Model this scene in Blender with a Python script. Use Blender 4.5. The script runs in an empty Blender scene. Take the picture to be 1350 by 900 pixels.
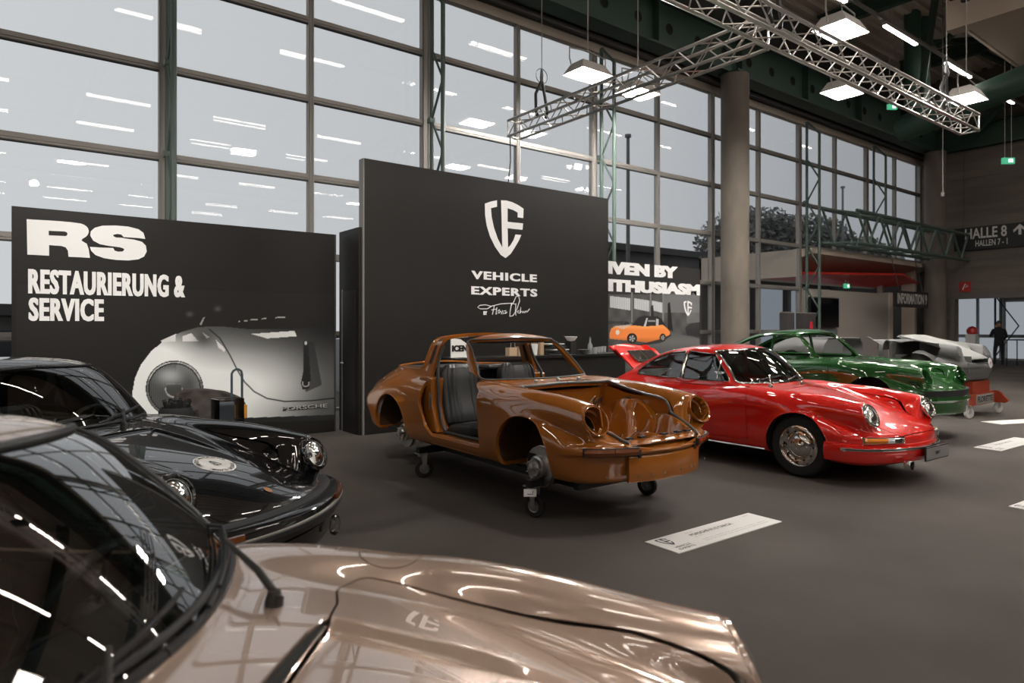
import bpy, bmesh, math, random, mathutils, mathutils.geometry
import numpy as np
from mathutils import Vector, Matrix
random.seed(7); np.random.seed(7)
sc = bpy.context.scene
# ------------------------------------------------------------------ camera, world, exposure
CAM_H = 1.512; FPX = 880.0; HOR = 432.0; VX = 1148.0
cam = bpy.data.objects.new('camera', bpy.data.cameras.new('camera')); sc.collection.objects.link(cam); sc.camera = cam
VIEW_A = math.atan2(VX, FPX)                       # view direction, measured from the +X axis (along the window wall)
cam.location = (0, 0, CAM_H); cam.rotation_euler = (math.pi/2, 0, VIEW_A-math.pi/2)
cam.data.sensor_width = 36; cam.data.lens = FPX/1350*36; cam.data.shift_y = -(450-HOR)/1350
cam.data.clip_start = .05; cam.data.clip_end = 400
cam.data.dof.use_dof = True; cam.data.dof.focus_distance = 6.4; cam.data.dof.aperture_fstop = 2.4
world = bpy.data.worlds.new('overcast'); sc.world = world; world.use_nodes = True
_wn = world.node_tree; _bg = _wn.nodes['Background']; _bg.inputs[1].default_value = 1.0
_tc = _wn.nodes.new('ShaderNodeTexCoord'); _sp = _wn.nodes.new('ShaderNodeSeparateXYZ'); _rp = _wn.nodes.new('ShaderNodeValToRGB')
_wn.links.new(_tc.outputs['Generated'], _sp.inputs[0]); _wn.links.new(_sp.outputs['X'], _rp.inputs[0]); _wn.links.new(_rp.outputs[0], _bg.inputs[0])
_rp.color_ramp.elements[0].position = .0; _rp.color_ramp.elements[0].color = (.575, .585, .60, 1)       # overcast sky, darker towards the far end
_rp.color_ramp.elements[1].position = .98; _rp.color_ramp.elements[1].color = (.27, .28, .30, 1)
_re = _rp.color_ramp.elements.new(.72); _re.color = (.46, .47, .49, 1)
sc.view_settings.view_transform = 'Standard'; sc.view_settings.look = 'None'; sc.view_settings.gamma = 1
sc.view_settings.use_curve_mapping = False; sc.view_settings.exposure = 0.25
STRIP_W, FLOOD_W = 22.0, 170.0                     # glow of the hall's strip lights and flood lights
VC, VS = math.cos(VIEW_A), math.sin(VIEW_A)
def rd(r, d):            # right / ahead of the viewpoint -> world
    return d*VC+r*VS, d*VS-r*VC
# ------------------------------------------------------------------ helpers
R = math.radians

def link(o, parent=None):
    bpy.context.scene.collection.objects.link(o)
    if parent is not None: o.parent = parent
    return o

def tag(o, label=None, cat=None, group=None, kind=None):
    if label: o['label'] = label
    if cat: o['category'] = cat
    if group: o['group'] = group
    if kind: o['kind'] = kind
    return o

def empty(name, loc=(0, 0, 0), rz=0, parent=None):
    o = bpy.data.objects.new(name, None); o.empty_display_size = .1
    o.location = loc; o.rotation_euler = (0, 0, rz)
    return link(o, parent)

def new_obj(name, me, mat=None, parent=None, loc=None, rot=None):
    if mat is not None and len(me.materials) == 0: me.materials.append(mat)
    o = bpy.data.objects.new(name, me); link(o, parent)
    if loc is not None: o.location = loc
    if rot is not None: o.rotation_euler = rot
    return o

class MB:
    """collects simple shapes into one mesh"""
    def __init__(s): s.v = []; s.f = []; s.sm = []
    def add(s, vs, fs, smooth=False):
        b = len(s.v); s.v += [tuple(p) for p in vs]
        s.f += [tuple(b + i for i in f) for f in fs]; s.sm += [smooth] * len(fs); return s
    def box(s, lo, hi, M=None):
        x0, y0, z0 = lo; x1, y1, z1 = hi
        vs = [Vector(p) for p in ((x0,y0,z0),(x1,y0,z0),(x1,y1,z0),(x0,y1,z0),(x0,y0,z1),(x1,y0,z1),(x1,y1,z1),(x0,y1,z1))]
        if M is not None: vs = [M @ p for p in vs]
        return s.add(vs, [(0,3,2,1),(4,5,6,7),(0,1,5,4),(1,2,6,5),(2,3,7,6),(3,0,4,7)])
    def cbox(s, c, d, M=None):
        return s.box([c[i]-d[i]/2 for i in range(3)], [c[i]+d[i]/2 for i in range(3)], M)
    def tube(s, pts, r, n=10, cap=True, closed=False):
        pts = [Vector(p) for p in pts]; m = len(pts); rr = r if isinstance(r, (list, tuple)) else [r]*m
        rings = []; up = None
        for i, p in enumerate(pts):
            if closed: d = (pts[(i+1) % m] - pts[i-1]).normalized()
            else: d = (pts[min(i+1, m-1)] - pts[max(i-1, 0)]).normalized()
            if up is None:
                up = d.orthogonal().normalized()
            up = (up - d*up.dot(d))
            up = up.normalized() if up.length > 1e-6 else d.orthogonal().normalized()
            w = d.cross(up)
            rings.append([p + (up*math.cos(2*math.pi*k/n) + w*math.sin(2*math.pi*k/n))*rr[i] for k in range(n)])
        vs = [q for ring in rings for q in ring]; fs = []
        for i in range(m if closed else m-1):
            for k in range(n):
                a, b = i*n+k, i*n+(k+1) % n; j = (i+1) % m
                fs.append((a, b, j*n+(k+1) % n, j*n+k))
        s.add(vs, fs, n > 5)
        if cap and not closed:
            s.add(rings[0], [tuple(range(n))[::-1]]); s.add(rings[-1], [tuple(range(n))])
        return s
    def lathe(s, prof, M=None, n=32, closed=False):
        """prof: (radius, height along local z)"""
        vs = []
        for r, z in prof:
            for k in range(n):
                a = 2*math.pi*k/n; vs.append(Vector((r*math.cos(a), r*math.sin(a), z)))
        if M is not None: vs = [M @ p for p in vs]
        fs = []; m = len(prof)
        for i in range(m if closed else m-1):
            j = (i+1) % m
            for k in range(n):
                k2 = (k+1) % n; fs.append((i*n+k, i*n+k2, j*n+k2, j*n+k))
        return s.add(vs, fs, True)
    def prism(s, poly, z0, z1, M=None):
        n = len(poly); vs = [Vector((x, y, z0)) for x, y in poly] + [Vector((x, y, z1)) for x, y in poly]
        if M is not None: vs = [M @ p for p in vs]
        fs = [tuple(range(n))[::-1], tuple(range(n, 2*n))] + [(i, (i+1) % n, n+(i+1) % n, n+i) for i in range(n)]
        return s.add(vs, fs)
    def sweep(s, path, prof, closed_prof=True, up=Vector((0, 0, 1)), caps=True, smooth=True):
        """path of points; prof (side, up) points; side = outward = dir x up"""
        path = [Vector(p) for p in path]; m = len(path); n = len(prof); vs = []
        for i, p in enumerate(path):
            d = (path[min(i+1, m-1)] - path[max(i-1, 0)]).normalized()
            w = d.cross(up).normalized()
            for a, b in prof: vs.append(p + w*a + up*b)
        fs = []
        for i in range(m-1):
            for k in range(n if closed_prof else n-1):
                k2 = (k+1) % n; fs.append((i*n+k, (i+1)*n+k, (i+1)*n+k2, i*n+k2))
        s.add(vs, fs, smooth)
        if caps and closed_prof:
            s.add(vs[:n], [tuple(range(n))]); s.add(vs[-n:], [tuple(range(n))[::-1]])
        return s
    def mesh(s, name='m', angle=35):
        me = bpy.data.meshes.new(name); me.from_pydata([tuple(v) for v in s.v], [], s.f)
        me.polygons.foreach_set('use_smooth', s.sm)
        if any(s.sm):
            try: me.set_sharp_from_angle(angle=R(angle))
            except Exception: pass
        me.update(); return me
    def build(s, name, mat=None, parent=None, loc=None, rot=None, angle=35, bevel=0, seg=2, subsurf=0):
        o = new_obj(name, s.mesh(name, angle), mat, parent, loc, rot)
        if bevel:
            m = o.modifiers.new('b', 'BEVEL'); m.width = bevel; m.segments = seg; m.limit_method = 'ANGLE'; m.angle_limit = R(30)
            o.data.polygons.foreach_set('use_smooth', [True]*len(o.data.polygons))
            m.harden_normals = True
        if subsurf:
            m = o.modifiers.new('s', 'SUBSURF'); m.levels = m.render_levels = subsurf
        return o

def frame_to(p, zdir, xhint=Vector((0, 0, 1))):
    z = Vector(zdir).normalized(); x = (Vector(xhint) - z*Vector(xhint).dot(z)).normalized(); y = z.cross(x)
    M = Matrix.Identity(4)
    for i in range(3): M[i][0], M[i][1], M[i][2], M[i][3] = x[i], y[i], z[i], p[i]
    return M

# ------------------------------------------------------------------ materials
MATS = {}
def mat(name, col, rough=.5, metal=0, coat=0, spec=.5, emit=None, es=0, noise=None, bump=None, alpha=None, trans=0, ior=1.45, coat_rough=.03):
    if name in MATS: return MATS[name]
    m = bpy.data.materials.new(name); m.use_nodes = True; nt = m.node_tree; b = nt.nodes['Principled BSDF']
    b.inputs['Base Color'].default_value = (*col, 1); b.inputs['Roughness'].default_value = rough
    b.inputs['Metallic'].default_value = metal; b.inputs['Coat Weight'].default_value = coat
    b.inputs['Coat Roughness'].default_value = coat_rough
    b.inputs['Specular IOR Level'].default_value = spec; b.inputs['IOR'].default_value = ior
    b.inputs['Transmission Weight'].default_value = trans
    if emit: b.inputs['Emission Color'].default_value = (*emit, 1); b.inputs['Emission Strength'].default_value = es
    if noise or bump:
        tc = nt.nodes.new('ShaderNodeTexCoord')
    if noise:   # (scale, col2, detail, stretch)
        mp = nt.nodes.new('ShaderNodeMapping'); mp.inputs['Scale'].default_value = noise[3] if len(noise) > 3 else (1, 1, 1)
        nz = nt.nodes.new('ShaderNodeTexNoise'); nz.inputs['Scale'].default_value = noise[0]; nz.inputs['Detail'].default_value = noise[2] if len(noise) > 2 else 4
        mx = nt.nodes.new('ShaderNodeMix'); mx.data_type = 'RGBA'
        rp = nt.nodes.new('ShaderNodeValToRGB'); rp.color_ramp.elements[0].position = .35; rp.color_ramp.elements[1].position = .65
        nt.links.new(tc.outputs['Object'], mp.inputs['Vector']); nt.links.new(mp.outputs[0], nz.inputs['Vector'])
        nt.links.new(nz.outputs['Fac'], rp.inputs[0]); nt.links.new(rp.outputs[0], mx.inputs['Factor'])
        mx.inputs['A'].default_value = (*col, 1); mx.inputs['B'].default_value = (*noise[1], 1)
        nt.links.new(mx.outputs['Result'], b.inputs['Base Color'])
    if bump:    # (scale, strength, distance)
        nz = nt.nodes.new('ShaderNodeTexNoise'); nz.inputs['Scale'].default_value = bump[0]; nz.inputs['Detail'].default_value = 5
        bp = nt.nodes.new('ShaderNodeBump'); bp.inputs['Strength'].default_value = bump[1]; bp.inputs['Distance'].default_value = bump[2]
        nt.links.new(tc.outputs['Object'], nz.inputs['Vector']); nt.links.new(nz.outputs['Fac'], bp.inputs['Height']); nt.links.new(bp.outputs[0], b.inputs['Normal'])
    MATS[name] = m; return m

def glass_mat(name, tint, refl_ior=1.5, rough=0.0, boost=1.0):
    """thin pane: see-through tint with Fresnel mirror reflection"""
    if name in MATS: return MATS[name]
    m = bpy.data.materials.new(name); m.use_nodes = True; nt = m.node_tree; nt.nodes.clear()
    out = nt.nodes.new('ShaderNodeOutputMaterial'); mix = nt.nodes.new('ShaderNodeMixShader')
    tr = nt.nodes.new('ShaderNodeBsdfTransparent'); gl = nt.nodes.new('ShaderNodeBsdfGlossy'); fr = nt.nodes.new('ShaderNodeFresnel')
    fr.inputs['IOR'].default_value = refl_ior; tr.inputs[0].default_value = (*tint, 1); gl.inputs['Roughness'].default_value = rough
    mu = nt.nodes.new('ShaderNodeMath'); mu.operation = 'MULTIPLY'; mu.inputs[1].default_value = boost; mu.use_clamp = True
    nt.links.new(fr.outputs[0], mu.inputs[0]); nt.links.new(mu.outputs[0], mix.inputs[0])
    nt.links.new(tr.outputs[0], mix.inputs[1]); nt.links.new(gl.outputs[0], mix.inputs[2]); nt.links.new(mix.outputs[0], out.inputs[0])
    MATS[name] = m; return m

def paint(name, col, metal=0, flake=0, rough=.35):
    m = mat(name, col, rough=rough, metal=metal, coat=1.0, coat_rough=.012, spec=.12)
    m.node_tree.nodes['Principled BSDF'].inputs['Coat IOR'].default_value = 1.9
    return m

# ------------------------------------------------------------------ car skin
def smax(a, b, k):
    h = np.clip(.5+.5*(a-b)/k, 0, 1); return b*(1-h)+a*h+k*h*(1-h)
def smin(a, b, k): return -smax(-a, -b, k)
def bump(x, c, w): return np.exp(-((x-c)/w)**2)
def sstep(a, b, x):
    t = np.clip((x-a)/(b-a), 0, 1); return t*t*(3-2*t)

class Curve:
    def __init__(s, keys, sig=.04):
        keys = sorted(keys); X = np.array([k[0] for k in keys]); Y = np.array([k[1] for k in keys], float)
        h = np.diff(X); d = np.diff(Y)/h; m = np.zeros(len(X))
        m[1:-1] = np.where(d[:-1]*d[1:] > 0, 2*d[:-1]*d[1:]/(d[:-1]+d[1:]+1e-12), 0); m[0], m[-1] = d[0], d[-1]
        g = np.arange(X[0]-.3, X[-1]+.3, .001); i = np.clip(np.searchsorted(X, g)-1, 0, len(h)-1)
        t = (g-X[i])/h[i]; tc = np.clip(t, 0, 1)
        v = (2*tc**3-3*tc**2+1)*Y[i]+(tc**3-2*tc**2+tc)*h[i]*m[i]+(-2*tc**3+3*tc**2)*Y[i+1]+(tc**3-tc**2)*h[i]*m[i+1]
        v += np.where(t < 0, t*h[i]*m[i], 0)+np.where(t > 1, (t-1)*h[i]*m[i+1], 0)
        n = int(sig*3000); k = np.exp(-.5*(np.arange(-n, n+1)/(sig*1000))**2); k /= k.sum()
        vp = np.pad(v, n, mode='reflect', reflect_type='odd'); s.v = np.convolve(vp, k, 'valid'); s.g = g
    def __call__(s, x): return np.interp(x, s.g, s.v)

HC = Curve([(.90,.47),(.84,.515),(.7,.585),(.5,.665),(.2,.755),(-.1,.82),(-.4,.862),(-.7,.885),(-1.2,.885),(-1.6,.885),(-2.0,.86),(-2.5,.79),(-2.9,.67),(-3.1,.58),(-3.3,.46)], .06)
TF = Curve([(.8,.76),(.60,.795),(.4,.825),(.2,.845),(0,.858),(-.3,.864),(-.6,.866),(-.85,.84),(-1.2,.74)], .08)
RF = Curve([(.75,.122),(.62,.124),(.4,.130),(.1,.132),(-.7,.138),(-1.2,.14)], .08)
TR = Curve([(-1.3,.74),(-1.6,.83),(-1.85,.872),(-2.1,.888),(-2.4,.872),(-2.7,.815),(-3.0,.705),(-3.2,.58),(-3.3,.50)], .08)
RO = Curve([(-.6,1.17),(-.8,1.245),(-1.0,1.288),(-1.35,1.318),(-1.7,1.298),(-2.0,1.232),(-2.3,1.12),(-2.6,.975),(-2.9,.80),(-3.1,.67),(-3.3,.52)])
SZ = Curve([(.1,-.16),(.2,-.075),(.3,-.027),(.42,-.006),(.55,0),(.68,-.010),(.78,-.030),(.88,-.065),(1.0,-.12)], .02)
ZB = Curve([(.9,.235),(.75,.205),(.5,.20),(.2,.205),(-2.3,.21),(-2.7,.26),(-3.1,.34),(-3.3,.38)])

def carF(x, y, z, g_model=False, recess=0.0, nose_in=0.0, droop=0.0):
    y = np.abs(y)
    W = .797+.016*bump(x, -.02, .34)+(.045 if g_model else .022)*bump(x, -2.27, .45)
    side = y-(W+SZ(z))
    front = x-(.875-.17*(y/.62)**2-.05*sstep(.40, .22, z)-nose_in*sstep(.435, .405, z))
    rear = -x-(3.27-.14*(y/.6)**2-.10*sstep(.55, .30, z))
    hood = HC(x)-.05*(y/.55)**2*sstep(-.6, .5, x)-.03*(y/.6)**2
    if recess:
        rc = sstep(.50, -.15, x)*sstep(-.364, -.342, x); yy = .275-.05*sstep(-.45, .5, x)
        hood = hood-recess*rc*np.clip((yy+.014-y)/.028, 0, 1)
    deck = z-hood
    L = smax(side, front, .20); L = smax(L, rear, .30); L = smax(L, deck, .09-.05*sstep(.2, .7, x)); L = smax(L, ZB(x)-z, .05)
    yc = .60+.050*sstep(.55, -.2, x)-.6*droop*sstep(0, .6, x); r = RF(x); dr = droop*sstep(-.25, .55, x)
    t = np.sqrt((y-yc)**2+(z-(TF(x)-dr-r))**2)-r
    cap = (x-.655)*.906+(z-.68+droop)*.423
    fen = smax(t, cap, .012); fen = smax(fen, -1.2-x, .1)
    out = smin(L, fen, .055+.06*sstep(-.05, -.5, x))
    r2 = .20; yr = .585-.10*sstep(-2.3, -3.2, x)
    t2 = np.sqrt((y-yr)**2+(z-(TR(x)-r2))**2)-r2
    t2 = smax(t2, rear+.02, .12); t2 = smax(t2, x+1.35, .2)
    out = smin(out, t2, .07)
    xb = -.575-.20*(y/.64)**2
    ws = .651*(x-xb)+.759*(z-.885)+.018*((z-1.06)/.18)**2-.018
    cs = (y-(.678-(z-.885)*.36-.10*((z-1.05))**2-.015*sstep(-1.1, -.7, x)-.13*sstep(-1.75, -2.75, x)))/1.06
    rf = z-RO(x)+.05*(y/.55)**2
    C = smax(ws, cs, .055); C = smax(C, rf, .075); C = smax(C, .74-z, .03)
    k = .02+.10*sstep(-1.9, -2.3, x)
    return smin(out, C, k)

def car_half(nx=170, na=120, x0=.868, x1=-3.255, kw_smooth=4, **kw):
    s = np.linspace(0, 1, nx); ease = s+.35*np.sin(2*np.pi*s)/(-2*np.pi)      # denser at both ends
    xs = x0+(x1-x0)*ease
    zs = np.interp(xs, [-3.3, -3.0, -2.5, 0, .6, .9], [.44, .47, .50, .48, .42, .39])
    ym = np.full(nx, .02)
    for st in np.arange(.02, .9, .01):
        ym = np.where((carF(xs, st+0*xs, zs, **kw) < 0) & (ym >= st-.0101), st, ym)
    ys = np.minimum(.50, .72*ym)
    nA, nB, nC = int(na*.40), int(na*.48), na-int(na*.40)-int(na*.48)
    tA = np.linspace(1, 0, nA+1)[1:]
    if kw.get('recess'): tA = np.unique(np.concatenate([tA, np.linspace(.62, .41, nA//2+12)]))[::-1]; nA = len(tA)
    t = np.concatenate([np.linspace(0, 1, nC+1)[:-1], np.ones(nB), tA])
    ang = np.concatenate([np.full(nC, -90.), np.linspace(-90, 90, nB), np.full(nA, 90.)])
    na = len(t); ca, sa = np.cos(np.radians(ang))[None], np.sin(np.radians(ang))[None]; ca = np.where(np.abs(ca) < 1e-9, 0, ca)
    Xg = np.repeat(xs[:, None], na, 1); Zs = np.repeat(zs[:, None], na, 1); Y0 = ys[:, None]*t[None]
    lo = np.zeros((nx, na)); hi = np.full((nx, na), 1.2); found = np.zeros((nx, na), bool)
    for st in np.arange(.01, 1.2, .01):
        f = carF(Xg, Y0+st*ca, Zs+st*sa, **kw); new = (f > 0) & ~found
        hi = np.where(new, st, hi); lo = np.where(new, st-.01, lo); found |= new
    for _ in range(16):
        mid = (lo+hi)/2; f = carF(Xg, Y0+mid*ca, Zs+mid*sa, **kw); lo = np.where(f > 0, lo, mid); hi = np.where(f > 0, mid, hi)
    rr = (lo+hi)/2; Yg = Y0+rr*ca; Yg[:, 0] = 0; Yg[:, -1] = 0
    V = np.stack([Xg, Yg, Zs+rr*sa], -1).reshape(-1, 3)
    i = np.arange(nx-1)[:, None]; j = np.arange(na-1)[None]; q = i*na+j
    Q = np.stack([q, q+na, q+na+1, q+1], -1).reshape(-1, 4)
    # end caps: fan to the spine
    e = .004; N = np.zeros_like(V)
    for k in range(3):
        d = np.zeros(3); d[k] = e
        N[:, k] = carF(*(V+d).T, **kw)-carF(*(V-d).T, **kw)
    N[np.abs(V[:, 1]) < 1e-6, 1] = 0
    N /= np.linalg.norm(N, axis=1, keepdims=True)+1e-9
    G = N.reshape(nx, na, 3)                       # even out the shading between neighbouring cells
    for _ in range(kw_smooth):
        A = G*1.0
        for ax in (0, 1):
            for sh in (1, -1):
                Bn = np.roll(G, sh, ax)
                if ax == 0: Bn[0 if sh == 1 else -1] = G[0 if sh == 1 else -1]
                else: Bn[:, 0 if sh == 1 else -1] = G[:, 0 if sh == 1 else -1]*np.array([1, 1, 1])
                w = ((G*Bn).sum(-1) > .93)[..., None]; A = A+np.where(w, Bn, 0)
        G = A/(np.linalg.norm(A, axis=2, keepdims=True)+1e-9)
        G[:, 0, 1] = 0; G[:, -1, 1] = 0
    N = G.reshape(-1, 3); N /= np.linalg.norm(N, axis=1, keepdims=True)+1e-9
    P = []
    b = len(V); V = np.vstack([V, [xs[0], 0, zs[0]], [xs[-1], 0, zs[-1]]]); N = np.vstack([N, [1, 0, 0], [-1, 0, 0]])
    for k in range(na-1):
        P.append([b, k, k+1]); P.append([b+1, (nx-1)*na+k+1, (nx-1)*na+k])
    return Skin(V, N, Q, P)

class Skin:
    def __init__(s, V, N, Q, P): s.V, s.N, s.Q, s.P = V, N, Q, P
    def split(s, g):
        """cut along g(V)=0; returns (inside g<0, outside)"""
        V, N = s.V, s.N; gv = g(V); neg = gv < 0
        nq = neg[s.Q].sum(1) if len(s.Q) else np.zeros(0)
        Qi, Qo, Qm = s.Q[nq == 4], s.Q[nq == 0], s.Q[(nq > 0) & (nq < 4)]
        Pi, Po = [], []; newv, newn = [], []; cache = {}
        def cut(a, b):
            k = (a, b) if a < b else (b, a)
            if k not in cache:
                a, b = k; t = gv[a]/(gv[a]-gv[b]); pa, pb = V[a], V[b]
                # refine the crossing along the edge
                lo, hi = (0., 1.) if gv[a] < 0 else (1., 0.)
                for _ in range(6):
                    v = g((pa+(pb-pa)*t)[None])[0]
                    if v < 0: lo = t
                    else: hi = t
                    t = (lo+hi)/2
                cache[k] = len(V)+len(newv); newv.append(pa+(pb-pa)*t); n = N[a]*(1-t)+N[b]*t; newn.append(n/(np.linalg.norm(n)+1e-9))
            return cache[k]
        for f in list(Qm.tolist())+[list(p) for p in s.P]:
            sg = [bool(neg[i]) for i in f]
            if all(sg): Pi.append(f); continue
            if not any(sg): Po.append(f); continue
            fi, fo = [], []; n = len(f)
            for k in range(n):
                a, b = f[k], f[(k+1) % n]
                (fi if sg[k] else fo).append(a)
                if sg[k] != sg[(k+1) % n]:
                    c = cut(a, b); fi.append(c); fo.append(c)
            if len(fi) > 2: Pi.append(fi)
            if len(fo) > 2: Po.append(fo)
        if newv: V = np.vstack([V, newv]); N = np.vstack([N, newn])
        return Skin(V, N, Qi, Pi), Skin(V, N, Qo, Po)
    def compact(s):
        used = np.zeros(len(s.V), bool)
        if len(s.Q): used[s.Q.ravel()] = True
        for p in s.P: used[p] = True
        m = np.cumsum(used)-1
        return Skin(s.V[used], s.N[used], m[s.Q] if len(s.Q) else np.zeros((0, 4), int), [[int(m[i]) for i in p] for p in s.P])
    def flip(s):
        k = np.array([1, -1, 1]); return Skin(s.V*k, s.N*k, s.Q[:, ::-1] if len(s.Q) else s.Q, [p[::-1] for p in s.P])
    def warp(s, fn):
        return Skin(fn(s.V), s.N, s.Q, s.P)

def edges_boundary(s):
    cnt = {}
    if len(s.Q):
        E = np.concatenate([s.Q[:, [0, 1]], s.Q[:, [1, 2]], s.Q[:, [2, 3]], s.Q[:, [3, 0]]])
    else: E = np.zeros((0, 2), int)
    if s.P:
        E = np.vstack([E, [(p[k], p[(k+1) % len(p)]) for p in s.P for k in range(len(p))]])
    key = np.sort(E, 1); code = key[:, 0]*(len(s.V)+1)+key[:, 1]
    u, inv, c = np.unique(code, return_inverse=True, return_counts=True)
    return E[c[inv] == 1]

def skin_object(name, skins, material, parent, thick=.010, offset=0.0):
    """one mesh from one or more skins (e.g. both halves), given thickness and rims"""
    AV, AN, polys_q, polys_p = [], [], [], []; base = 0
    for s in skins:
        s = s.compact()
        if not len(s.V): continue
        Vo = s.V+s.N*offset
        AV.append(Vo); AN.append(s.N)
        if len(s.Q): polys_q.append(s.Q+base)
        polys_p += [[i+base for i in p] for p in s.P]; base += len(Vo)
        if thick:
            AV.append(Vo-s.N*thick); AN.append(-s.N)
            if len(s.Q): polys_q.append(s.Q[:, ::-1]+base)
            polys_p += [[i+base for i in p[::-1]] for p in s.P]; base += len(Vo)
            E = edges_boundary(s)
            if len(E):
                E = E[~((np.abs(s.V[E[:, 0], 1]) < 1e-5) & (np.abs(s.V[E[:, 1], 1]) < 1e-5))]
                a, b = Vo[E[:, 0]], Vo[E[:, 1]]; na, nb = s.N[E[:, 0]], s.N[E[:, 1]]
                fn = np.cross(b-a, na); fn /= np.linalg.norm(fn, axis=1, keepdims=True)+1e-9
                m = len(E); V4 = np.stack([a, b, b-nb*thick, a-na*thick], 1).reshape(-1, 3)
                AV.append(V4); AN.append(np.repeat(fn, 4, 0)); q = np.arange(m)[:, None]*4+base
                polys_q.append(np.concatenate([q+1, q, q+3, q+2], 1)); base += 4*m
    V = np.vstack(AV); N = np.vstack(AN); Qs = np.vstack(polys_q) if polys_q else np.zeros((0, 4), int)
    me = bpy.data.meshes.new(name)
    loops = np.concatenate([Qs.ravel()]+[np.array(p) for p in polys_p]) if polys_p else Qs.ravel()
    tot = np.concatenate([np.full(len(Qs), 4), np.array([len(p) for p in polys_p], int)]).astype(int)
    st = np.concatenate([[0], np.cumsum(tot)[:-1]]).astype(np.int32)
    me.vertices.add(len(V)); me.vertices.foreach_set('co', V.ravel().astype(np.float32))
    me.loops.add(len(loops)); me.loops.foreach_set('vertex_index', loops.astype(np.int32))
    me.polygons.add(len(tot)); me.polygons.foreach_set('loop_start', st)
    me.polygons.foreach_set('use_smooth', np.ones(len(tot), bool)); me.update(calc_edges=True)
    me.normals_split_custom_set_from_vertices(N.tolist())
    return new_obj(name, me, material, parent)

def poly_sd(poly, r=0.0):
    """signed distance to a rounded polygon, negative inside"""
    P = np.array(poly, float)
    def f(px, py):
        d = np.full(px.shape, 1e9); ins = np.zeros(px.shape, bool); n = len(P)
        for i in range(n):
            a, b = P[i], P[(i+1) % n]; e = b-a; wx, wy = px-a[0], py-a[1]
            t = np.clip((wx*e[0]+wy*e[1])/(e@e), 0, 1); d = np.minimum(d, (wx-t*e[0])**2+(wy-t*e[1])**2)
            c = (a[1] <= py) != (b[1] <= py)
            xi = a[0]+(py-a[1])*e[0]/(e[1] if e[1] else 1e-9); ins ^= c & (px < xi)
        return np.where(ins, -1, 1)*np.sqrt(d)-r
    return f
MT = {
 'tyre': mat('tyre_rubber', (.012,.012,.012), .75, bump=(60,.2,.002)),
 'rubber': mat('black_rubber', (.016,.016,.017), .5),
 'black': mat('matt_black', (.008,.008,.008), .8),
 'chrome': mat('chrome', (.82,.80,.77), .08, metal=1),
 'alloy': mat('brushed_alloy', (.45,.45,.45), .35, metal=1),
 'leather': mat('black_leather', (.022,.022,.023), .38, bump=(220,.25,.001)),
 'carpet_dark': mat('black_cabin_carpet', (.012,.012,.012), .95),
 'car_glass': glass_mat('windscreen_glass', (.74,.79,.76), 1.75, 0, 1.4),
 'side_glass': glass_mat('side_window_glass', (.68,.72,.70), 1.8, 0, 1.9),
 'lens': glass_mat('lamp_lens_glass', (.92,.92,.92), 1.5, .08, 1.2),
 'reflector': mat('lamp_reflector', (.80,.79,.77), .5, metal=.8),
}
# ------------------------------------------------------------------ cars
def chain(skin, minlen=.3):
    """ordered boundary loops of a skin as point lists with normals"""
    E = edges_boundary(skin); E = E[~((np.abs(skin.V[E[:, 0], 1]) < 1e-5) & (np.abs(skin.V[E[:, 1], 1]) < 1e-5))]
    nxt = {int(a): int(b) for a, b in E}; starts = set(nxt)-set(nxt.values()); out = []
    todo = list(starts)+list(nxt)
    for st in todo:
        if st not in nxt: continue
        path = [st]; cur = st
        while cur in nxt:
            n = nxt.pop(cur); path.append(n); cur = n
            if n == st: break
        closed = path[0] == path[-1]
        if closed: path = path[:-1]
        L = sum(np.linalg.norm(skin.V[path[i+1]]-skin.V[path[i]]) for i in range(len(path)-1))
        if L > minlen: out.append((path, closed))
    return out

def trim_tube(name, skins, material, parent, r=.007, minlen=.3, off=.002, mirror_join=False, n=6):
    mb = MB()
    for s in skins:
        for path, closed in chain(s, minlen):
            pts = [s.V[i]+s.N[i]*off for i in path]; keep = [pts[0]]
            for p in pts[1:]:
                if np.linalg.norm(p-keep[-1]) > .012: keep.append(p)
            if closed and np.linalg.norm(keep[0]-keep[-1]) < .008: keep.pop()
            mb.tube(keep, r, n=n, closed=closed)
    return mb.build(name, material, parent) if mb.v else None

A_WS = poly_sd([(0,.920),(.605,.920),(.512,1.212),(0,1.230)], .03)      # (y,z) front glass
def g_ws(V): return np.maximum(A_WS(np.abs(V[:, 1]), V[:, 2]), -1.22-V[:, 0])
_sw = poly_sd([(-.90,.925),(-1.155,1.185),(-1.53,1.212),(-1.53,.922)], .018)
def g_sw(V): return np.maximum(_sw(V[:, 0], V[:, 2]), .35-np.abs(V[:, 1]))
_qw = poly_sd([(-1.60,.925),(-1.59,1.208),(-1.80,1.185),(-2.0,1.13),(-2.17,1.05),(-2.31,.955),(-2.32,.93)], .02)
def g_qw(V): return np.maximum(_qw(V[:, 0], V[:, 2]), .30-np.abs(V[:, 1]))
_rw = poly_sd([(0,.985),(.40,.985),(.36,1.19),(0,1.215)], .04)
def g_rw(V): return np.maximum(_rw(np.abs(V[:, 1]), V[:, 2]), V[:, 0]+1.75)
_door = poly_sd([(-.59,.33),(-.59,.85),(-1.54,.85),(-1.55,.60),(-1.47,.42),(-1.38,.33)], .025)
def g_door(V): return np.maximum(_door(V[:, 0], V[:, 2]), .69-np.abs(V[:, 1]))
_hood = poly_sd([(-.295,0),(-.300,.25),(-.318,.38),(-.345,.455),(-.325,.485),(-.25,.485),(0,.470),(.35,.440),(.62,.400),(.73,.372),(.768,.335),(.792,.2),(.805,0)], .05)
def g_hood(V): return np.maximum(_hood(V[:, 0], np.abs(V[:, 1])), .455-V[:, 2])
_vent = poly_sd([(-.374,0),(-.372,.20),(-.358,.275),(-.353,0)], .003)
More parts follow.
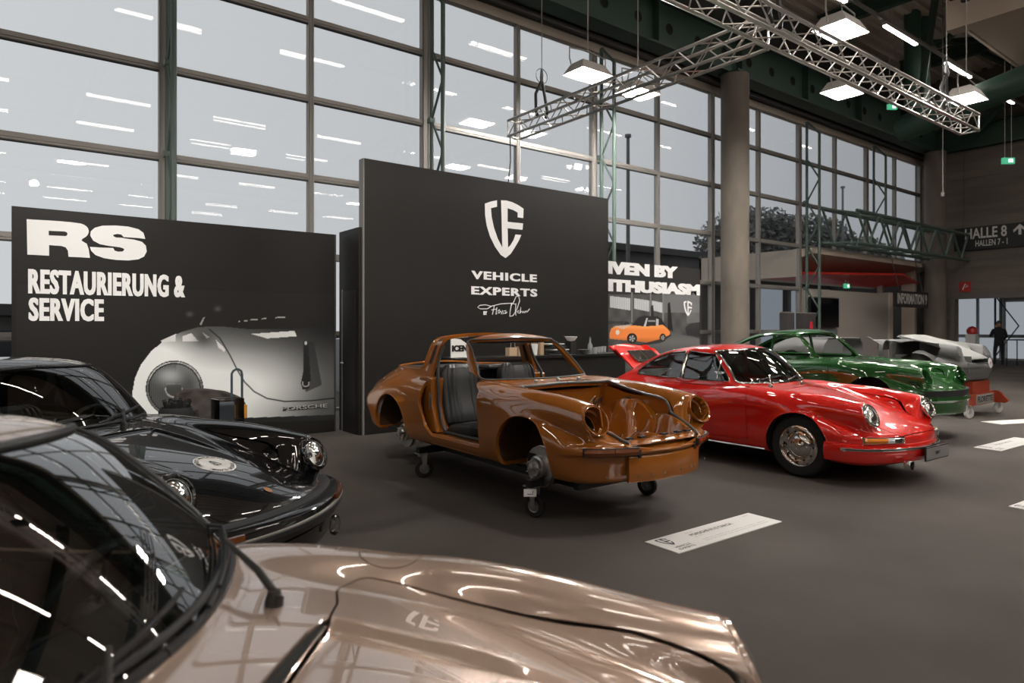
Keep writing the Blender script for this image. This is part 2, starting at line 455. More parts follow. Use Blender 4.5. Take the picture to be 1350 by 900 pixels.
def g_vent(V): return np.maximum(_vent(V[:, 0], np.abs(V[:, 1])), .7-V[:, 2])
_lid = poly_sd([(-2.62,0),(-2.62,.36),(-3.05,.36),(-3.10,0)], .03)
def g_lid(V): return np.maximum(_lid(V[:, 0], np.abs(V[:, 1])), .5-V[:, 2])
def g_arch(V, r=.345, xr=-2.27, rr=None):
    d1 = np.hypot(V[:, 0]-.0, V[:, 2]-.315)-r; d2 = np.hypot(V[:, 0]-xr, V[:, 2]-.315)-(rr or r)
    return np.maximum(np.minimum(d1, d2), .42-np.abs(V[:, 1]))
BK = [.098]
HLC = np.array([.655, .60, .68]); HLN = np.array([.906, 0, .423])
def g_light(V):
    d = V-HLC; d[:, 1] = np.abs(V[:, 1])-HLC[1]; h = d@HLN
    return np.maximum(np.linalg.norm(d-h[:, None]*HLN, axis=1)-BK[0], -h-.06)

def headlight(root, sgn, mring, mglass, mrefl):
    M = frame_to((HLC[0]-.002, sgn*HLC[1], HLC[2]), HLN)
    h = MB().lathe([(.094,-.02),(.118,-.006),(.1185,.004),(.112,.013),(.101,.016),(.094,.010),(.092,-.01)], M, 40, True).build('headlight', mring, root)
    MB().lathe([(.002,-.085),(.03,-.08),(.06,-.06),(.085,-.03),(.093,0)], M, 32).build('reflector', mrefl, h)
    pr = [(.093*math.sin(a), -.004+.05*math.cos(a)-.015) for a in np.linspace(.02, 1.25, 9)]
    MB().lathe([(r*1.05, z) for r, z in pr], M, 40).build('lens', mglass, h)
    MB().lathe([(.001,-.03),(.018,-.03),(.02,-.045),(.012,-.07)], M, 12).build('bulb_cap', mring, h)
    return h

def bucket(root, sgn, mpaint, mdark):
    M = frame_to((HLC[0]-.002, sgn*.60, HLC[2]), HLN)
    MB().lathe([(.119,-.014),(.1205,.002),(.117,.008),(.111,.004),(.107,-.012),(.103,-.055),(.088,-.065),(.084,-.12),(.078,-.125)], M, 48).build('headlight_bucket', mpaint, root)
    MB().lathe([(.079,-.12),(.07,-.20),(.001,-.21)], M, 32).build('bucket_depth', mdark, root)

def wheel(parent, x, y, style, side, rad=.315, w=.165):
    """side -1: outer face towards -y"""
    M = Matrix.Translation((x, y, rad)) @ Matrix.Rotation(R(90)*(1 if side < 0 else -1), 4, 'X')   # local +z = outward
    k = rad/.315; h = w/2
    t = MB().lathe([(.20*k,-h*.86),(.235*k,-h),(.285*k,-h),(.308*k,-h*.8),(.315*k,-h*.35),(.315*k,h*.35),(.308*k,h*.8),(.285*k,h),(.235*k,h),(.20*k,h*.86),(.198*k,0)], M, 56, True)
    for q in (-.4, -.13, .13, .4):
        t.lathe([(.3155*k, h*q-.004), (.3175*k, h*q), (.3155*k, h*q+.004)], M, 56)
    o = t.build('wheel', MT['tyre'], parent)
    if style == 'chrome':
        MB().lathe([(.203*k,h*.9),(.206*k,h*.98),(.198*k,h*1.0),(.190*k,h*.85),(.178*k,h*.55),(.168*k,h*.35),(.155*k,h*.42),(.142*k,h*.62),(.128*k,h*.66),(.118*k,h*.5),(.09*k,h*.45),(.001,h*.45)], M, 48).build('rim', MT['chrome'], o)
        MB().lathe([(.112*k,h*.5),(.110*k,h*.72),(.098*k,h*.86),(.07*k,h*.95),(.035*k,h*1.0),(.03*k,h*1.06),(.02*k,h*1.1),(.001,h*1.11)], M, 40).build('hub_cap', MT['chrome'], o)
        sl = MB()
        for i in range(10):
            a = 2*math.pi*i/10; c, s_ = math.cos(a), math.sin(a)
            sl.lathe([(.001, 0), (.012, 0), (.012, -.01)], M @ Matrix.Translation((.146*k*c, .146*k*s_, h*.635)), 10)
        sl.build('vent_slots', MT['black'], o)
    else:
        MB().lathe([(.203*k,h*.9),(.206*k,h*.98),(.198*k,h),(.188*k,h*.8),(.165*k,h*.2),(.06*k,h*.35),(.04*k,h*.75),(.001,h*.78)], M, 40).build('rim', MT['alloy'], o)
        sp = MB()
        for i in range(5):
            Mi = M @ Matrix.Rotation(2*math.pi*i/5, 4, 'Z')
            sp.prism([(.03,-.03),(.09,-.045),(.185,-.062),(.19,0),(.185,.062),(.09,.045),(.03,.03)], h*.35, h*.75, Mi)
        sp.build('spoke', MT['alloy'], o)
    return o

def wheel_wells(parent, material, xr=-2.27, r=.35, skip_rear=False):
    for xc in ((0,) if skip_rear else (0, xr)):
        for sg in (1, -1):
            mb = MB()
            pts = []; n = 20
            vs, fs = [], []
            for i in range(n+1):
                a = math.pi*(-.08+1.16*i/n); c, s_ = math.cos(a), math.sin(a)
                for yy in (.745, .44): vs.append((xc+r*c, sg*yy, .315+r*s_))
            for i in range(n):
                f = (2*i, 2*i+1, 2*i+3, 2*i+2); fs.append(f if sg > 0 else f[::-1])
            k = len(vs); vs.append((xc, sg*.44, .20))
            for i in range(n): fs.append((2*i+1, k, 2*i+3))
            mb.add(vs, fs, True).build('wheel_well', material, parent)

def seat(parent, x, y, mat_, tilt=12, z=.30, fold=0, W=.50, H=.60, name='seat'):
    """bucket seat with pleated back; faces +x"""
    def pad(L, Wd, T, M, pleats=7, crown=.04):
        mb = MB(); nu, nv = 132, 16; vs = []
        for j in range(nv+1):
            v = j/nv; wv = Wd*(1-.10*v**3)*(1-.25*max(0, (v-.85)/.15)**2)*(1-.15*max(0, (.12-v)/.12)**2)
            for i in range(nu):
                a = 2*math.pi*i/nu; c, s_ = math.cos(a), math.sin(a)
                px = abs(c)**.62*math.copysign(1, c)*wv/2; pz = abs(s_)**.45*math.copysign(1, s_)*T/2
                if s_ > 0 and abs(px) < wv*.40:
                    pz -= .024; pz += .016*abs(math.sin(math.pi*pleats*(px/(wv*.8)+.5)))**.5
                taper = (1-((v-.5)*2)**8)**.5 if 0 < v < 1 else .0
                vs.append(M @ Vector((v*L, px, pz*max(taper, .03)+crown*math.sin(math.pi*v)*.3)))
        fs = [(j*nu+i, (j+1)*nu+i, (j+1)*nu+(i+1) % nu, j*nu+(i+1) % nu) for j in range(nv) for i in range(nu)]
        mb.add(vs, fs, True); mb.add(vs[:nu], [tuple(range(nu))]); mb.add(vs[-nu:], [tuple(range(nu))[::-1]])
        return mb
    o = pad(.50, W, .17, Matrix.Translation((x-.22, y, z)) @ Matrix.Rotation(R(-8), 4, 'Y'), 7).build(name, mat_, parent)
    Mb = Matrix.Translation((x-.22, y, z+.05)) @ Matrix.Rotation(R(-(90+tilt-fold)), 4, 'Y')
    Mb = Mb @ Matrix.Scale(1, 4)
    # back pad: local x up, local z must face forward
    Mb = Matrix.Translation((x-.22, y, z+.05)) @ Matrix(((-math.sin(R(tilt)),0,math.cos(R(tilt)),0),(0,1,0,0),(math.cos(R(tilt)),0,math.sin(R(tilt)),0),(0,0,0,1)))
    pad(H, W*.98, .15, Mb, 7, -.05).build('backrest', mat_, o)
    return o

def steering_wheel(parent, x, y, z, tilt=25, r=.19):
    M = Matrix.Translation((x, y, z)) @ Matrix.Rotation(R(-90+tilt), 4, 'Y')
    pts = [M @ Vector((r*math.cos(a), r*math.sin(a), 0)) for a in np.linspace(0, 2*math.pi, 37)[:-1]]
    mb = MB().tube(pts, .013, 8, closed=True)
    mb.lathe([(.05,.0),(.055,-.02),(.04,-.05),(.001,-.05)], M, 20)
    for a in (0, 180, 90, 270): 
        mb.tube([M @ Vector((.04*math.cos(R(a)), .04*math.sin(R(a)), -.03)), M @ Vector((r*math.cos(R(a)), r*math.sin(R(a)), 0))], .008, 6)
    mb.tube([M @ Vector((0,0,-.03)), M @ Vector((0,0,-.35))], .02, 8)
    return mb.build('steering_wheel', MT['rubber'], parent)

def interior(root, mdark, seats=True):
    mb = MB()
    pr = [(-.72,.855),(-.76,.875),(-.84,.89),(-.90,.86),(-.93,.80),(-.90,.70),(-.86,.66),(-.74,.66)]
    vs = []
    for yy in (-.60, .60): vs += [(x, yy, z) for x, z in pr]
    n = len(pr); mb.add(vs, [tuple(range(n)), tuple(range(n, 2*n))[::-1]]+[(i, n+i, n+(i+1) % n, (i+1) % n) for i in range(n)], True)
    d = mb.build('dashboard', mdark, root)
    MB().box((-2.6,-.66,.24),(-.5,.66,.27)).build('cabin_floor', MT['carpet_dark'], root)
    MB().box((-2.05,-.60,.45),(-1.95,.60,.86)).build('rear_bulkhead', mdark, root)
    steering_wheel(root, -1.02, .36, .80)
    if seats:
        for sy in (-.36, .36): seat(root, -1.42, sy, mdark)

def bumper_path(xf, y0=.80, x0=.38, n=3.0, a0=-88, a1=88, m=41):
    pts = []
    for a in np.linspace(a0, a1, m):
        c, s_ = math.cos(R(a)), math.sin(R(a))
        pts.append((x0+(xf-x0)*abs(c)**(2/n), y0*math.copysign(abs(s_)**(2/n), s_), 0))
    return pts

def lift_path(pts, z): return [(p[0], p[1], z) for p in pts]

def make_car(name, cfg):
    """cfg: paint, options.  Returns the root empty (front axle at the origin, +x forward)"""
    root = empty(name); P = cfg['paint']; g_model = cfg.get('g', False); dr = cfg.get('droop', 0)
    HLC[:] = (.655, .60-.6*dr, .68-dr); BK[0] = .098 if cfg.get('lights') == 'on' else .106
    S = car_half(cfg.get('nx', 170), cfg.get('na', 112), kw_smooth=cfg.get('smooth', 4), g_model=g_model, recess=cfg.get('recess', 0.0), droop=dr, nose_in=cfg.get('nose_in', 0.0))
    def both(s): return [s, s.flip()]
    if cfg.get('warp'): pass
    _, S = S.split(lambda V: g_arch(V, rr=cfg.get('rear_arch')))
    _, S = S.split(g_light)
    if cfg.get('tail_cut'): _, S = S.split(lambda V: V[:, 0]-cfg['tail_cut'])
    if cfg.get('pre'): S = cfg['pre'](root, S, both)
    if cfg.get('roofless') is None:
        ws, S = S.split(g_ws)
        if cfg.get('glass'):
            skin_object('windshield', both(ws), cfg.get('ws_glass', MT['car_glass']), root, 0, offset=-.004)
        trim_tube('windshield_trim', both(ws), cfg['trim'], root, cfg.get('trim_r', .009))
        if cfg.get('targa') is None:
            sw, S = S.split(g_sw); qw, S = S.split(g_qw); rw, S = S.split(g_rw)
            if cfg.get('glass'):
                for nm, s in (('side_window', sw), ('quarter_window', qw)):
                    for k in (s, s.flip()): skin_object(nm, [k], MT['side_glass'], root, 0, offset=-.006)
                skin_object('rear_window', both(rw), MT['side_glass'], root, 0, offset=-.006)
            for s in (sw, qw):
                for k in both(s): trim_tube('window_trim', [k], cfg['trim'], root, .006)
            trim_tube('rear_window_trim', both(rw), cfg['trim'], root, .006)
    gap = cfg.get('gap', .0025)
    if cfg.get('hood') is not None:
        H, _ = S.split(lambda V: g_hood(V)+gap); _, S = S.split(lambda V: g_hood(V)-gap)
        if cfg['hood'] == 'on': skin_object('hood', both(H), P, root, .014)
        elif cfg['hood'] == 'open': cfg['hood_skin'] = H
    if cfg.get('vent'):
        H, S = S.split(g_vent)
        skin_object('cowl_vent', both(H), MT['black'], root, .004, offset=-.012)
    if cfg.get('door') == 'on':
        D, _ = S.split(lambda V: g_door(V)+gap); _, S = S.split(lambda V: g_door(V)-gap)
        for s in (D, D.flip()): skin_object('door', [s], P, root, .014)
    elif cfg.get('door') == 'off':
        _, S = S.split(g_door)
    if cfg.get('lid'):
        D, _ = S.split(lambda V: g_lid(V)+gap); _, S = S.split(lambda V: g_lid(V)-gap)
        if cfg['lid'] == 'on': skin_object('engine_lid', both(D), P, root, .014)
    if cfg.get('fuel'):
        def gf(V): return np.hypot((V[:, 0]+.31)*.9, V[:, 1]-.66)-.080+np.where(V[:, 2] < .7, 1, 0)
        L = S.flip()
        ff = lambda V: gf(V*np.array([1, -1, 1])*np.array([1, -1, 1]))
        D, _ = S.split(lambda V: gf(V)+.002); _, SL = S.split(lambda V: gf(V)-.002)
        skin_object('body_shell', [SL, S.flip()], P, root, cfg.get('thick', .010))
        skin_object('fuel_flap', [D], P, root, .008)
        MB().lathe([(.001,0),(.10,0)], Matrix.Translation((-.30,.63,.825)), 20).build('fuel_recess', MT['black'], root)
    else:
        skin_object('body_shell', both(S), cfg.get('shell_paint', P), root, cfg.get('thick', .010))
    # arch lips
    for xc, rr in ((0, .345), (-2.27, cfg.get('rear_arch') or .345)):
        if cfg.get('tail_cut') and xc < -1: pass
        for sg in (1, -1):
            pts = []
            for a in np.linspace(-.10, math.pi+.10, 40):
                x, z = xc+rr*math.cos(a), .315+rr*math.sin(a)
                if z < .235: continue
                lo, hi = .4, 1.0
                for _ in range(24):
                    mid = (lo+hi)/2
                    if carF(np.array([x]), np.array([mid]), np.array([z]), g_model=g_model)[0] < 0: lo = mid
                    else: hi = mid
                pts.append((x, sg*(lo-.004), z))
            MB().tube(pts, .007, 6).build('arch_lip', P, root)
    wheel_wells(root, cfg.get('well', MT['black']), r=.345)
    for sg in (-1, 1):
        if cfg.get('lights') == 'on': headlight(root, sg, cfg.get('ring', MT['chrome']), MT['lens'], MT['reflector'])
        else: bucket(root, sg, P, MT['black'])
    if cfg.get('wheels'):
        for x in (0, -2.27):
            for sg in (-1, 1): wheel(root, x, sg*(.665+(.02 if x < -1 and g_model else 0)), cfg['wheels'], sg)
    if cfg.get('interior', True): interior(root, cfg.get('trim_mat', MT['leather']), cfg.get('seats', True))
    return root
# ------------------------------------------------------------------ setting
def onwall(px, py, Y):
    """point of the plane y=Y seen at a pixel of the photograph"""
    u = px-675; X = Y*(FPX*FPX+VX*u)/(FPX*(VX-u)); d = VC*X+VS*Y
    return X, CAM_H+(HOR-py)/FPX*d
def onfloor(px, py, z=0):
    d = (CAM_H-z)*FPX/(py-HOR); return rd((px-675)/FPX*d, d)

M_alu = mat('window_aluminium', (.22,.205,.19), .4, metal=.3)
M_alu_d = mat('window_gasket', (.05,.048,.045), .6)
M_green = mat('green_steel', (.060,.090,.078), .45, noise=(3,(.068,.098,.085)))
M_gird = mat('dark_green_steel', (.028,.055,.042), .5)
M_conc = mat('raw_concrete', (.16,.135,.112), .85, noise=(1.6,(.115,.097,.082),8,(1,1,.5)), bump=(18,.35,.01))
M_truss = mat('truss_aluminium', (.62,.60,.57), .3, metal=1)
M_black = MT['black']
D_WIN = 11.72; WX0, WDX = 2.06, 2.355; WZ0, WDZ = 1.395, 1.406; NMIN = -8
def struct(o): o['kind'] = 'structure'; return o

# floor
M_carpet = mat('charcoal_carpet', (.054,.046,.041), .93, noise=(.55,(.080,.070,.063),9), bump=(240,.5,.004), spec=.25)
struct(MB().box((-26,-34,-.12),(42,14.5,0)).build('floor', M_carpet))
# ceiling: corrugated deck
mb = MB(); vs = []; pr = []
y = -34.0
while y < 12.2:
    pr += [(y,11.6),(y+.16,11.6),(y+.20,11.72),(y+.36,11.72)]; y += .40
n = len(pr); mb.add([(-26,a,b) for a, b in pr]+[(31,a,b) for a, b in pr], [(i,i+1,n+i+1,n+i) for i in range(n-1)])
struct(mb.build('ceiling', mat('corrugated_roof_deck', (.52,.45,.38), .6)))
# enclosing walls outside the frame
M_wall = mat('hall_wall', (.10,.095,.09), .8)
struct(MB().box((-26.3,-34,0),(-26,12,11.8)).build('wall_left', M_wall))
struct(MB().box((-26,-34.3,0),(31,-34,11.8)).build('wall_back', M_wall))

# window wall ------------------------------------------------------
wall = struct(empty('window_1', (0, D_WIN, 0)))
def child_struct(mb, name, m, par=wall): o = mb.build(name, m, par); return o
NMAX = 12
ZTOP = 8.22
for n in range(NMIN, NMAX+1):
    X = WX0+WDX*n; zb = 0 if n < 9 else 4.25
    w = .17 if n % 2 == 0 else .10
    m = MB().box((X-w/2,-.06,zb),(X+w/2,.06,ZTOP)); m.box((X-w/2+.02,-.075,zb),(X-w/2+.035,-.06,ZTOP)); m.box((X+w/2-.035,-.075,zb),(X+w/2-.02,-.06,ZTOP))
    child_struct(m, 'mullion', M_alu)
xl, xr = WX0+WDX*NMIN, WX0+WDX*NMAX
for k in range(-1, 5):
    z = WZ0+WDZ*k; x1 = xr if k >= 2 else WX0+WDX*8
    m = MB().box((xl,-.05,z-.055),(x1,.05,z+.055)); m.box((xl,-.062,z-.02),(x1,-.05,z+.0)); child_struct(m, 'transom', M_alu)
    child_struct(MB().box((xl,-.056,z-.075),(x1,.02,z-.055)), 'transom_gasket', M_alu_d)
child_struct(MB().box((xl,-.08,ZTOP),(xr+.3,.08,ZTOP+.20)), 'window_head', mat('head_beige', (.30,.26,.22), .6))
child_struct(MB().box((xl,-.05,ZTOP+.2),(xr+.3,.35,11.7)), 'fascia', mat('fascia_dark', (.035,.035,.033), .7))
child_struct(MB().box((xl,-.20,ZTOP+.26),(xr+.3,.0,ZTOP+.36)).box((xl,-.14,ZTOP+.46),(xr+.3,.0,ZTOP+.54)), 'blind_rail', mat('blind_rail', (.12,.12,.12), .5))
M_pane = glass_mat('window_glass', (.955,.965,.965), 1.45, 0, .9)
panes = []
for v in range(6):
    a = [random.uniform(-.004, .004) for _ in range(2)]; w, h = WDX/2-.03, WDZ/2-.03
    me = MB().add([(-w,0,-h),(w,0,-h),(w,0,h),(-w,0,h)], [(0,1,2,3)]).add([(-w,.03+a[0]*w+a[1]*h,-h),(w,.03-a[0]*w+a[1]*h,-h),(w,.03-a[0]*w-a[1]*h,h),(-w,.03+a[0]*w-a[1]*h,h)], [(0,1,2,3)]).mesh('pane')
    me.materials.append(M_pane); panes.append(me)
for n in range(NMIN, NMAX):
    for k in range(-1, 5):
        if n >= 8 and k < 2: continue
        z0 = WZ0+WDZ*k
        o = new_obj('pane', panes[random.randrange(6)], None, wall, (WX0+WDX*(n+.5), .01, z0+WDZ/2))
        if k == 4: o.scale = (1, 1, (ZTOP-z0)/WDZ)
        if k == 4: o.location.z = (z0+ZTOP)/2

# green lattice posts behind every second mullion
def lattice_post(X, label, z00=0):
    t = empty('lattice_post', (X, 11.24, 0)); tag(t, label, 'post', 'green lattice posts of the window wall')
    m = MB()
    m.tube([(0,.20,z00),(0,.20,ZTOP)], .045, 8); m.tube([(0,-.22,z00),(0,-.22,ZTOP-.45),(0,.18,ZTOP)], .045, 8); m.build('chord', M_green, t)
    m = MB(); k = 0; z = -.01 if not z00 else 5.61
    while z+WDZ < ZTOP-.1:
        m.tube([(0,.20,z),(0,-.22,z+WDZ/2)], .026, 6); m.tube([(0,-.22,z+WDZ/2),(0,.20,z+WDZ)], .026, 6)
        m.box((-.05,.16,z-.05),(.05,.30,z+.05)); z += WDZ
    m.build('lacing', M_green, t)
    return t
PL = {0:'green steel lattice post behind the RS display wall, the leftmost in view',
      2:'green steel lattice post rising over the left half of the tall shield-logo wall',
      4:'green steel lattice post at the right edge of the tall shield-logo wall',
      8:'green steel lattice post beside the television at the vestibule',
      10:'slim green lattice post above the vestibule, last before the end wall'}
for n in (-6,-4,-2,0,2,4,8,10):
    t = lattice_post(WX0+WDX*n, PL.get(n, 'green steel lattice post further left along the glass front'), 5.5 if n == 10 else 0)
    if n == 10:
        for c in t.children: pass

# concrete columns and girder
for i, (X, lab) in enumerate(((16.2,'round raw concrete column between the banner and the green car'),(29.7,'round raw concrete column at the end wall'))):
    t = empty('concrete_column', (X, 10.95 if i == 0 else 10.9, 0)); tag(t, lab, 'column', 'round concrete columns')
    MB().lathe([(.38,0),(.38,8.35),(.385,8.4),(.385,8.5)], None, 48).build('shaft', M_conc, t)
    MB().box((-.32,-.32,8.5),(.32,.32,8.56)).build('cap_plate', M_gird, t)
g = struct(empty('trim_1', (0, 11.15, 0)))
def holes_plate():
    bm = bmesh.new(); x0, x1, z0, z1 = -24, 30.4, 8.62, 9.75
    xs = [4.2+1.18*i for i in range(22)]
    xs = [x for x in xs if x < x1-1]
    prev = x0; vs = {}
    def V(x, z):
        k = (round(x, 4), round(z, 4))
        if k not in vs: vs[k] = bm.verts.new((x, 0, z))
        return vs[k]
    for cx in xs:
        a, b = cx-.3, cx+.3
        if a > prev: bm.faces.new([V(prev,z0),V(a,z0),V(a,z1),V(prev,z1)])
        c = [(cx+.14*math.cos(t), 9.18+.14*math.sin(t)) for t in [math.pi*2*i/16 for i in range(16)]]
        o = [(b,9.18),(b,9.46),(b,z1),(cx+.12,z1),(cx,z1),(cx-.12,z1),(a,z1),(a,9.46),(a,9.18),(a,8.9),(a,z0),(cx-.12,z0),(cx,z0),(cx+.12,z0),(b,z0),(b,8.9)]
        for i in range(16):
            j = (i+1) % 16; bm.faces.new([V(*c[i]),V(*o[i]),V(*o[j]),V(*c[j])])
        prev = b
    bm.faces.new([V(prev,z0),V(x1,z0),V(x1,z1),V(prev,z1)])
    me = bpy.data.meshes.new('web'); bm.to_mesh(me); bm.free(); return me
new_obj('girder_web', holes_plate(), mat('girder_green', (.030,.062,.048), .5), g)
MB().box((-24,-.24,8.56),(30.4,.24,8.62)).build('flange', M_gird, g)
MB().box((-24,-.24,9.75),(30.4,.24,9.81)).build('flange', M_gird, g)
for i in range(9): MB().box((2.4+3.54*i-.02,-.2,8.62),(2.4+3.54*i+.02,0,9.75)).build('stiffener', M_gird, g)
MB().box((-24,.05,8.62),(30.4,.09,9.75)).build('backing', M_black, g)

# end wall in concrete with its opening -----------------------------
EX = 30.6; OY0, OY1, OZ = 2.5, 10.50, 2.80
ew = struct(empty('wall_right', (EX, 0, 0)))
M_conc2 = mat('board_marked_concrete', (.155,.128,.108), .85, noise=(1.1,(.10,.085,.073),8,(1,.25,2.2)), bump=(12,.3,.01))
rng = random.Random(4)
bz = [2.80, 4.35, 5.90, 7.45, 8.60]
for k in range(4):                                # cast panels with recessed joints
    yb = [-34, -26, -18, -10, -4, 1.2, 4.2, 7.2, 10.2, 12.0]
    for i in range(len(yb)-1):
        MB().box((-.0+rng.uniform(0,.006), yb[i]+.008, bz[k]+.008), (.35, yb[i+1]-.008, bz[k+1]-.008)).build('wall_panel', M_conc2, ew)
MB().box((.02,-34,2.8),(.34,12,11.7)).build('wall_core', M_conc2, ew)
MB().box((0,OY1,0),(.35,12,2.8)).build('pier', M_conc2, ew); MB().box((0,-34,0),(.35,OY0,2.8)).build('pier', M_conc2, ew)
MB().box((-.10,OY0,2.66),(.0,OY1+.12,2.86)).build('door_head', mat('grey_beam', (.11,.10,.095), .6), ew)
MB().box((-.10,OY1,0),(.0,OY1+.14,2.7)).build('door_post', mat('grey_beam', (.1,.1,.1)), ew)
MB().box((-.25,-34,8.60),(.25,11.5,8.66)).box((-.02,-34,8.66),(.03,11.5,9.5)).box((-.25,-34,9.5),(.25,11.5,9.56)).build('edge_beam', M_gird, ew)
# lobby beyond the opening
lob = struct(empty('wall_far', (0, 0, 0)))
MB().box((37.0,-4,0),(37.2,13,3.6)).build('lobby_wall', mat('lobby_wall', (.26,.245,.23), .8), lob)
MB().box((31,-4,3.3),(37,13,3.4)).build('lobby_ceiling', mat('lobby_wall', (.2,.2,.2)), lob)
MB().box((36.9,10.9,.1),(37.0,12.6,2.9)).build('lobby_glass', mat('lobby_daylight_glass', (.02,.02,.02), .3, emit=(.42,.46,.50), es=.55), lob)
for a, b in ((9.0,10.6),(7.6,8.7)):
    MB().box((36.9,a,.1),(37.0,b,2.7)).build('lobby_glass', mat('lobby_daylight_glass', (.02,.02,.02)), lob)
mb = MB()
for yy in (12.7,11.7,10.75,9.8,8.9,7.5): mb.box((36.78,yy-.05,0),(36.9,yy+.05,3.0))
mb.box((36.78,7.4,1.05),(36.9,12.8,1.2)); mb.build('lobby_frame', mat('lobby_frame', (.30,.31,.32), .5), lob)
mb = MB()
for a in (10.9, 9.6): mb.tube([(36.5,a,0),(36.5,a,3)], .045, 8); mb.tube([(36.5,a,3),(36.5,a-.9,1.6),(36.5,a,.2)], .03, 6)
mb.build('lobby_bracing', mat('dark_grey_green', (.05,.07,.065), .5), lob)
MB().box((33.4,4.6,0),(33.6,7.9,2.9)).build('lobby_partition', mat('pale_partition', (.34,.29,.25), .7), lob)

# HALLE 8 sign ------------------------------------------------------
def text_mesh(txt, w, h, bold=.0, spread=0, spacing=1.0, t=.004):
    """outline text fitted to w x h, standing in the xz plane, left-bottom at the origin, facing -y"""
    cu = bpy.data.curves.new('t', 'FONT'); cu.body = txt; cu.offset = bold; cu.space_character = spacing; cu.resolution_u = 3
    ob = bpy.data.objects.new('t', cu); me = bpy.data.meshes.new_from_object(ob)
    bpy.data.objects.remove(ob); bpy.data.curves.remove(cu)
    co = np.zeros(len(me.vertices)*3); me.vertices.foreach_get('co', co); co = co.reshape(-1, 3)
    lo, hi = co[:, :2].min(0), co[:, :2].max(0)
    F = [tuple(p.vertices) for p in me.polygons]; bpy.data.meshes.remove(me)
    mb = MB(); offs = [0] if not spread else [-spread, -spread/3, spread/3, spread]
    for io, o in enumerate(offs):
        X = (co[:, 0]-lo[0])/(hi[0]-lo[0])*(w-2*spread)+spread+o; Z = (co[:, 1]-lo[1])/(hi[1]-lo[1])*h
        mb.add([(x, -io*.0007, z) for x, z in zip(X, Z)], F)
    return mb
M_white = mat('white_print', (.88,.88,.88), .6)
M_whiteg = mat('grey_white_print', (.55,.53,.50), .6)
hs = empty('hall_sign', (EX-.12, 9.0, 4.9)); tag(hs, 'black hall direction sign with white lettering HALLE 8 on the concrete end wall', 'sign')
MB().box((-.05,-2.9,-.32),(.05,1.48,.58)).build('sign_board', mat('sign_black', (.008,.008,.008), .5), hs)
RZ = R(-90)   # text facing -x reads along -y
o = text_mesh('HALLE 8', 1.39, .42, .02).build('lettering', M_whiteg, hs, (-.06, 1.10, .11), (0, 0, RZ))
o = text_mesh('HALLEN 7 - 1', 1.05, .24, .01).build('lettering', M_whiteg, hs, (-.06, .74, -.20), (0, 0, RZ))
mb = MB().prism([(0,.40),(-.2,.2),(-.2,.10),(-.045,.24),(-.045,0),(.045,0),(.045,.24),(.2,.10),(.2,.2)], -.003, .003, Matrix.Rotation(R(90), 4, 'X'))
mb.build('arrow', M_whiteg, hs, (-.06, -.70, .12), (0, 0, RZ))
fs = empty('extinguisher_sign', (EX-.02, 10.15, 3.15)); tag(fs, 'small red fire safety sign above the doorway corner', 'sign')
MB().box((-.02,-.2,-.2),(.02,.2,.2)).build('sign_board', mat('sign_red', (.35,.02,.015), .5), fs)
MB().tube([(-.03,.08,-.12),(-.03,-.02,.12),(-.03,-.1,.02),(-.03,-.02,-.02)], .018, 6).build('pictogram', M_white, fs)

# vestibule behind the glass line ------------------------------------
ve = struct(empty('wall_vestibule', (0, 0, 0)))
M_beige = mat('beige_soffit', (.48,.40,.33), .8)
MB().add([(20.95,11.3,3.95),(30.3,11.3,3.95),(30.3,13.6,3.2),(20.95,13.6,3.2),(20.95,11.3,4.12),(30.3,11.3,4.12),(30.3,15.5,4.12),(20.95,15.5,4.12)], [(0,3,2,1),(4,5,6,7),(0,1,5,4),(1,2,6,5),(2,3,7,6),(3,0,4,7)]).build('soffit', M_beige, ve)
MB().box((20.8,15.5,0),(30.5,15.6,4.2)).build('back_wall', mat('vestibule_back', (.10,.095,.09), .7), ve)
MB().box((30.35,11.8,0),(30.6,16,4.2)).build('side_wall', mat('vestibule_back', (.1,.1,.1)), ve)
MB().box((20.8,11.75,3.2),(20.95,15.6,4.1)).build('side_fascia', M_beige, ve)
for a in (22.2,24.6,27.0,29.2):
    MB().box((a,15.35,.4),(a+1.5,15.48,3.1)).build('window_pane', mat('grey_daylight_pane', (.02,.02,.02), .2, emit=(.33,.37,.42), es=.5), ve)
MB().box((29.55,11.6,0),(29.75,12.1,3.9)).build('jamb', M_beige, ve); MB().box((28.95,12.6,0),(29.1,12.8,3.9)).build('jamb', M_beige, ve)
MB().box((21.55,12.0,0),(28.35,12.12,2.86)).build('kiosk_wall', mat('kiosk_white', (.40,.36,.325), .7), ve)
MB().box((28.1,11.95,0),(28.42,12.3,2.92)).build('kiosk_end_post', mat('kiosk_cream', (.55,.48,.42), .7), ve)
rc = MB().add([(21.2,11.75,3.30),(27.5,11.2,3.52),(30.0,11.6,3.30),(29.5,13.0,3.2),(21.2,13.0,3.2),(21.2,11.75,3.38),(27.5,11.2,3.60),(30.0,11.6,3.36),(29.5,13.0,3.3),(21.2,13.0,3.3)],
   [(4,3,2,1,0),(5,6,7,8,9),(0,1,6,5),(1,2,7,6),(2,3,8,7),(3,4,9,8),(4,0,5,9)]).build('red_canopy', mat('red_lacquer', (.55,.03,.02), .5)); tag(rc, 'flat red canopy hanging over the information kiosk', 'canopy')
tv = empty('television', (22.9, 11.9, 2.05)); tag(tv, 'switched-off black television on the pale kiosk wall', 'television')
MB().cbox((0,0,0),(1.95,.07,1.05)).build('bezel', mat('tv_black', (.01,.01,.011), .4), tv); MB().cbox((0,-.038,0),(1.87,.006,.97)).build('screen', mat('tv_glass', (.004,.004,.005), .08), tv)
po = empty('notice_poster', (23.0, 11.98, .9)); tag(po, 'grey framed poster below the television', 'poster')
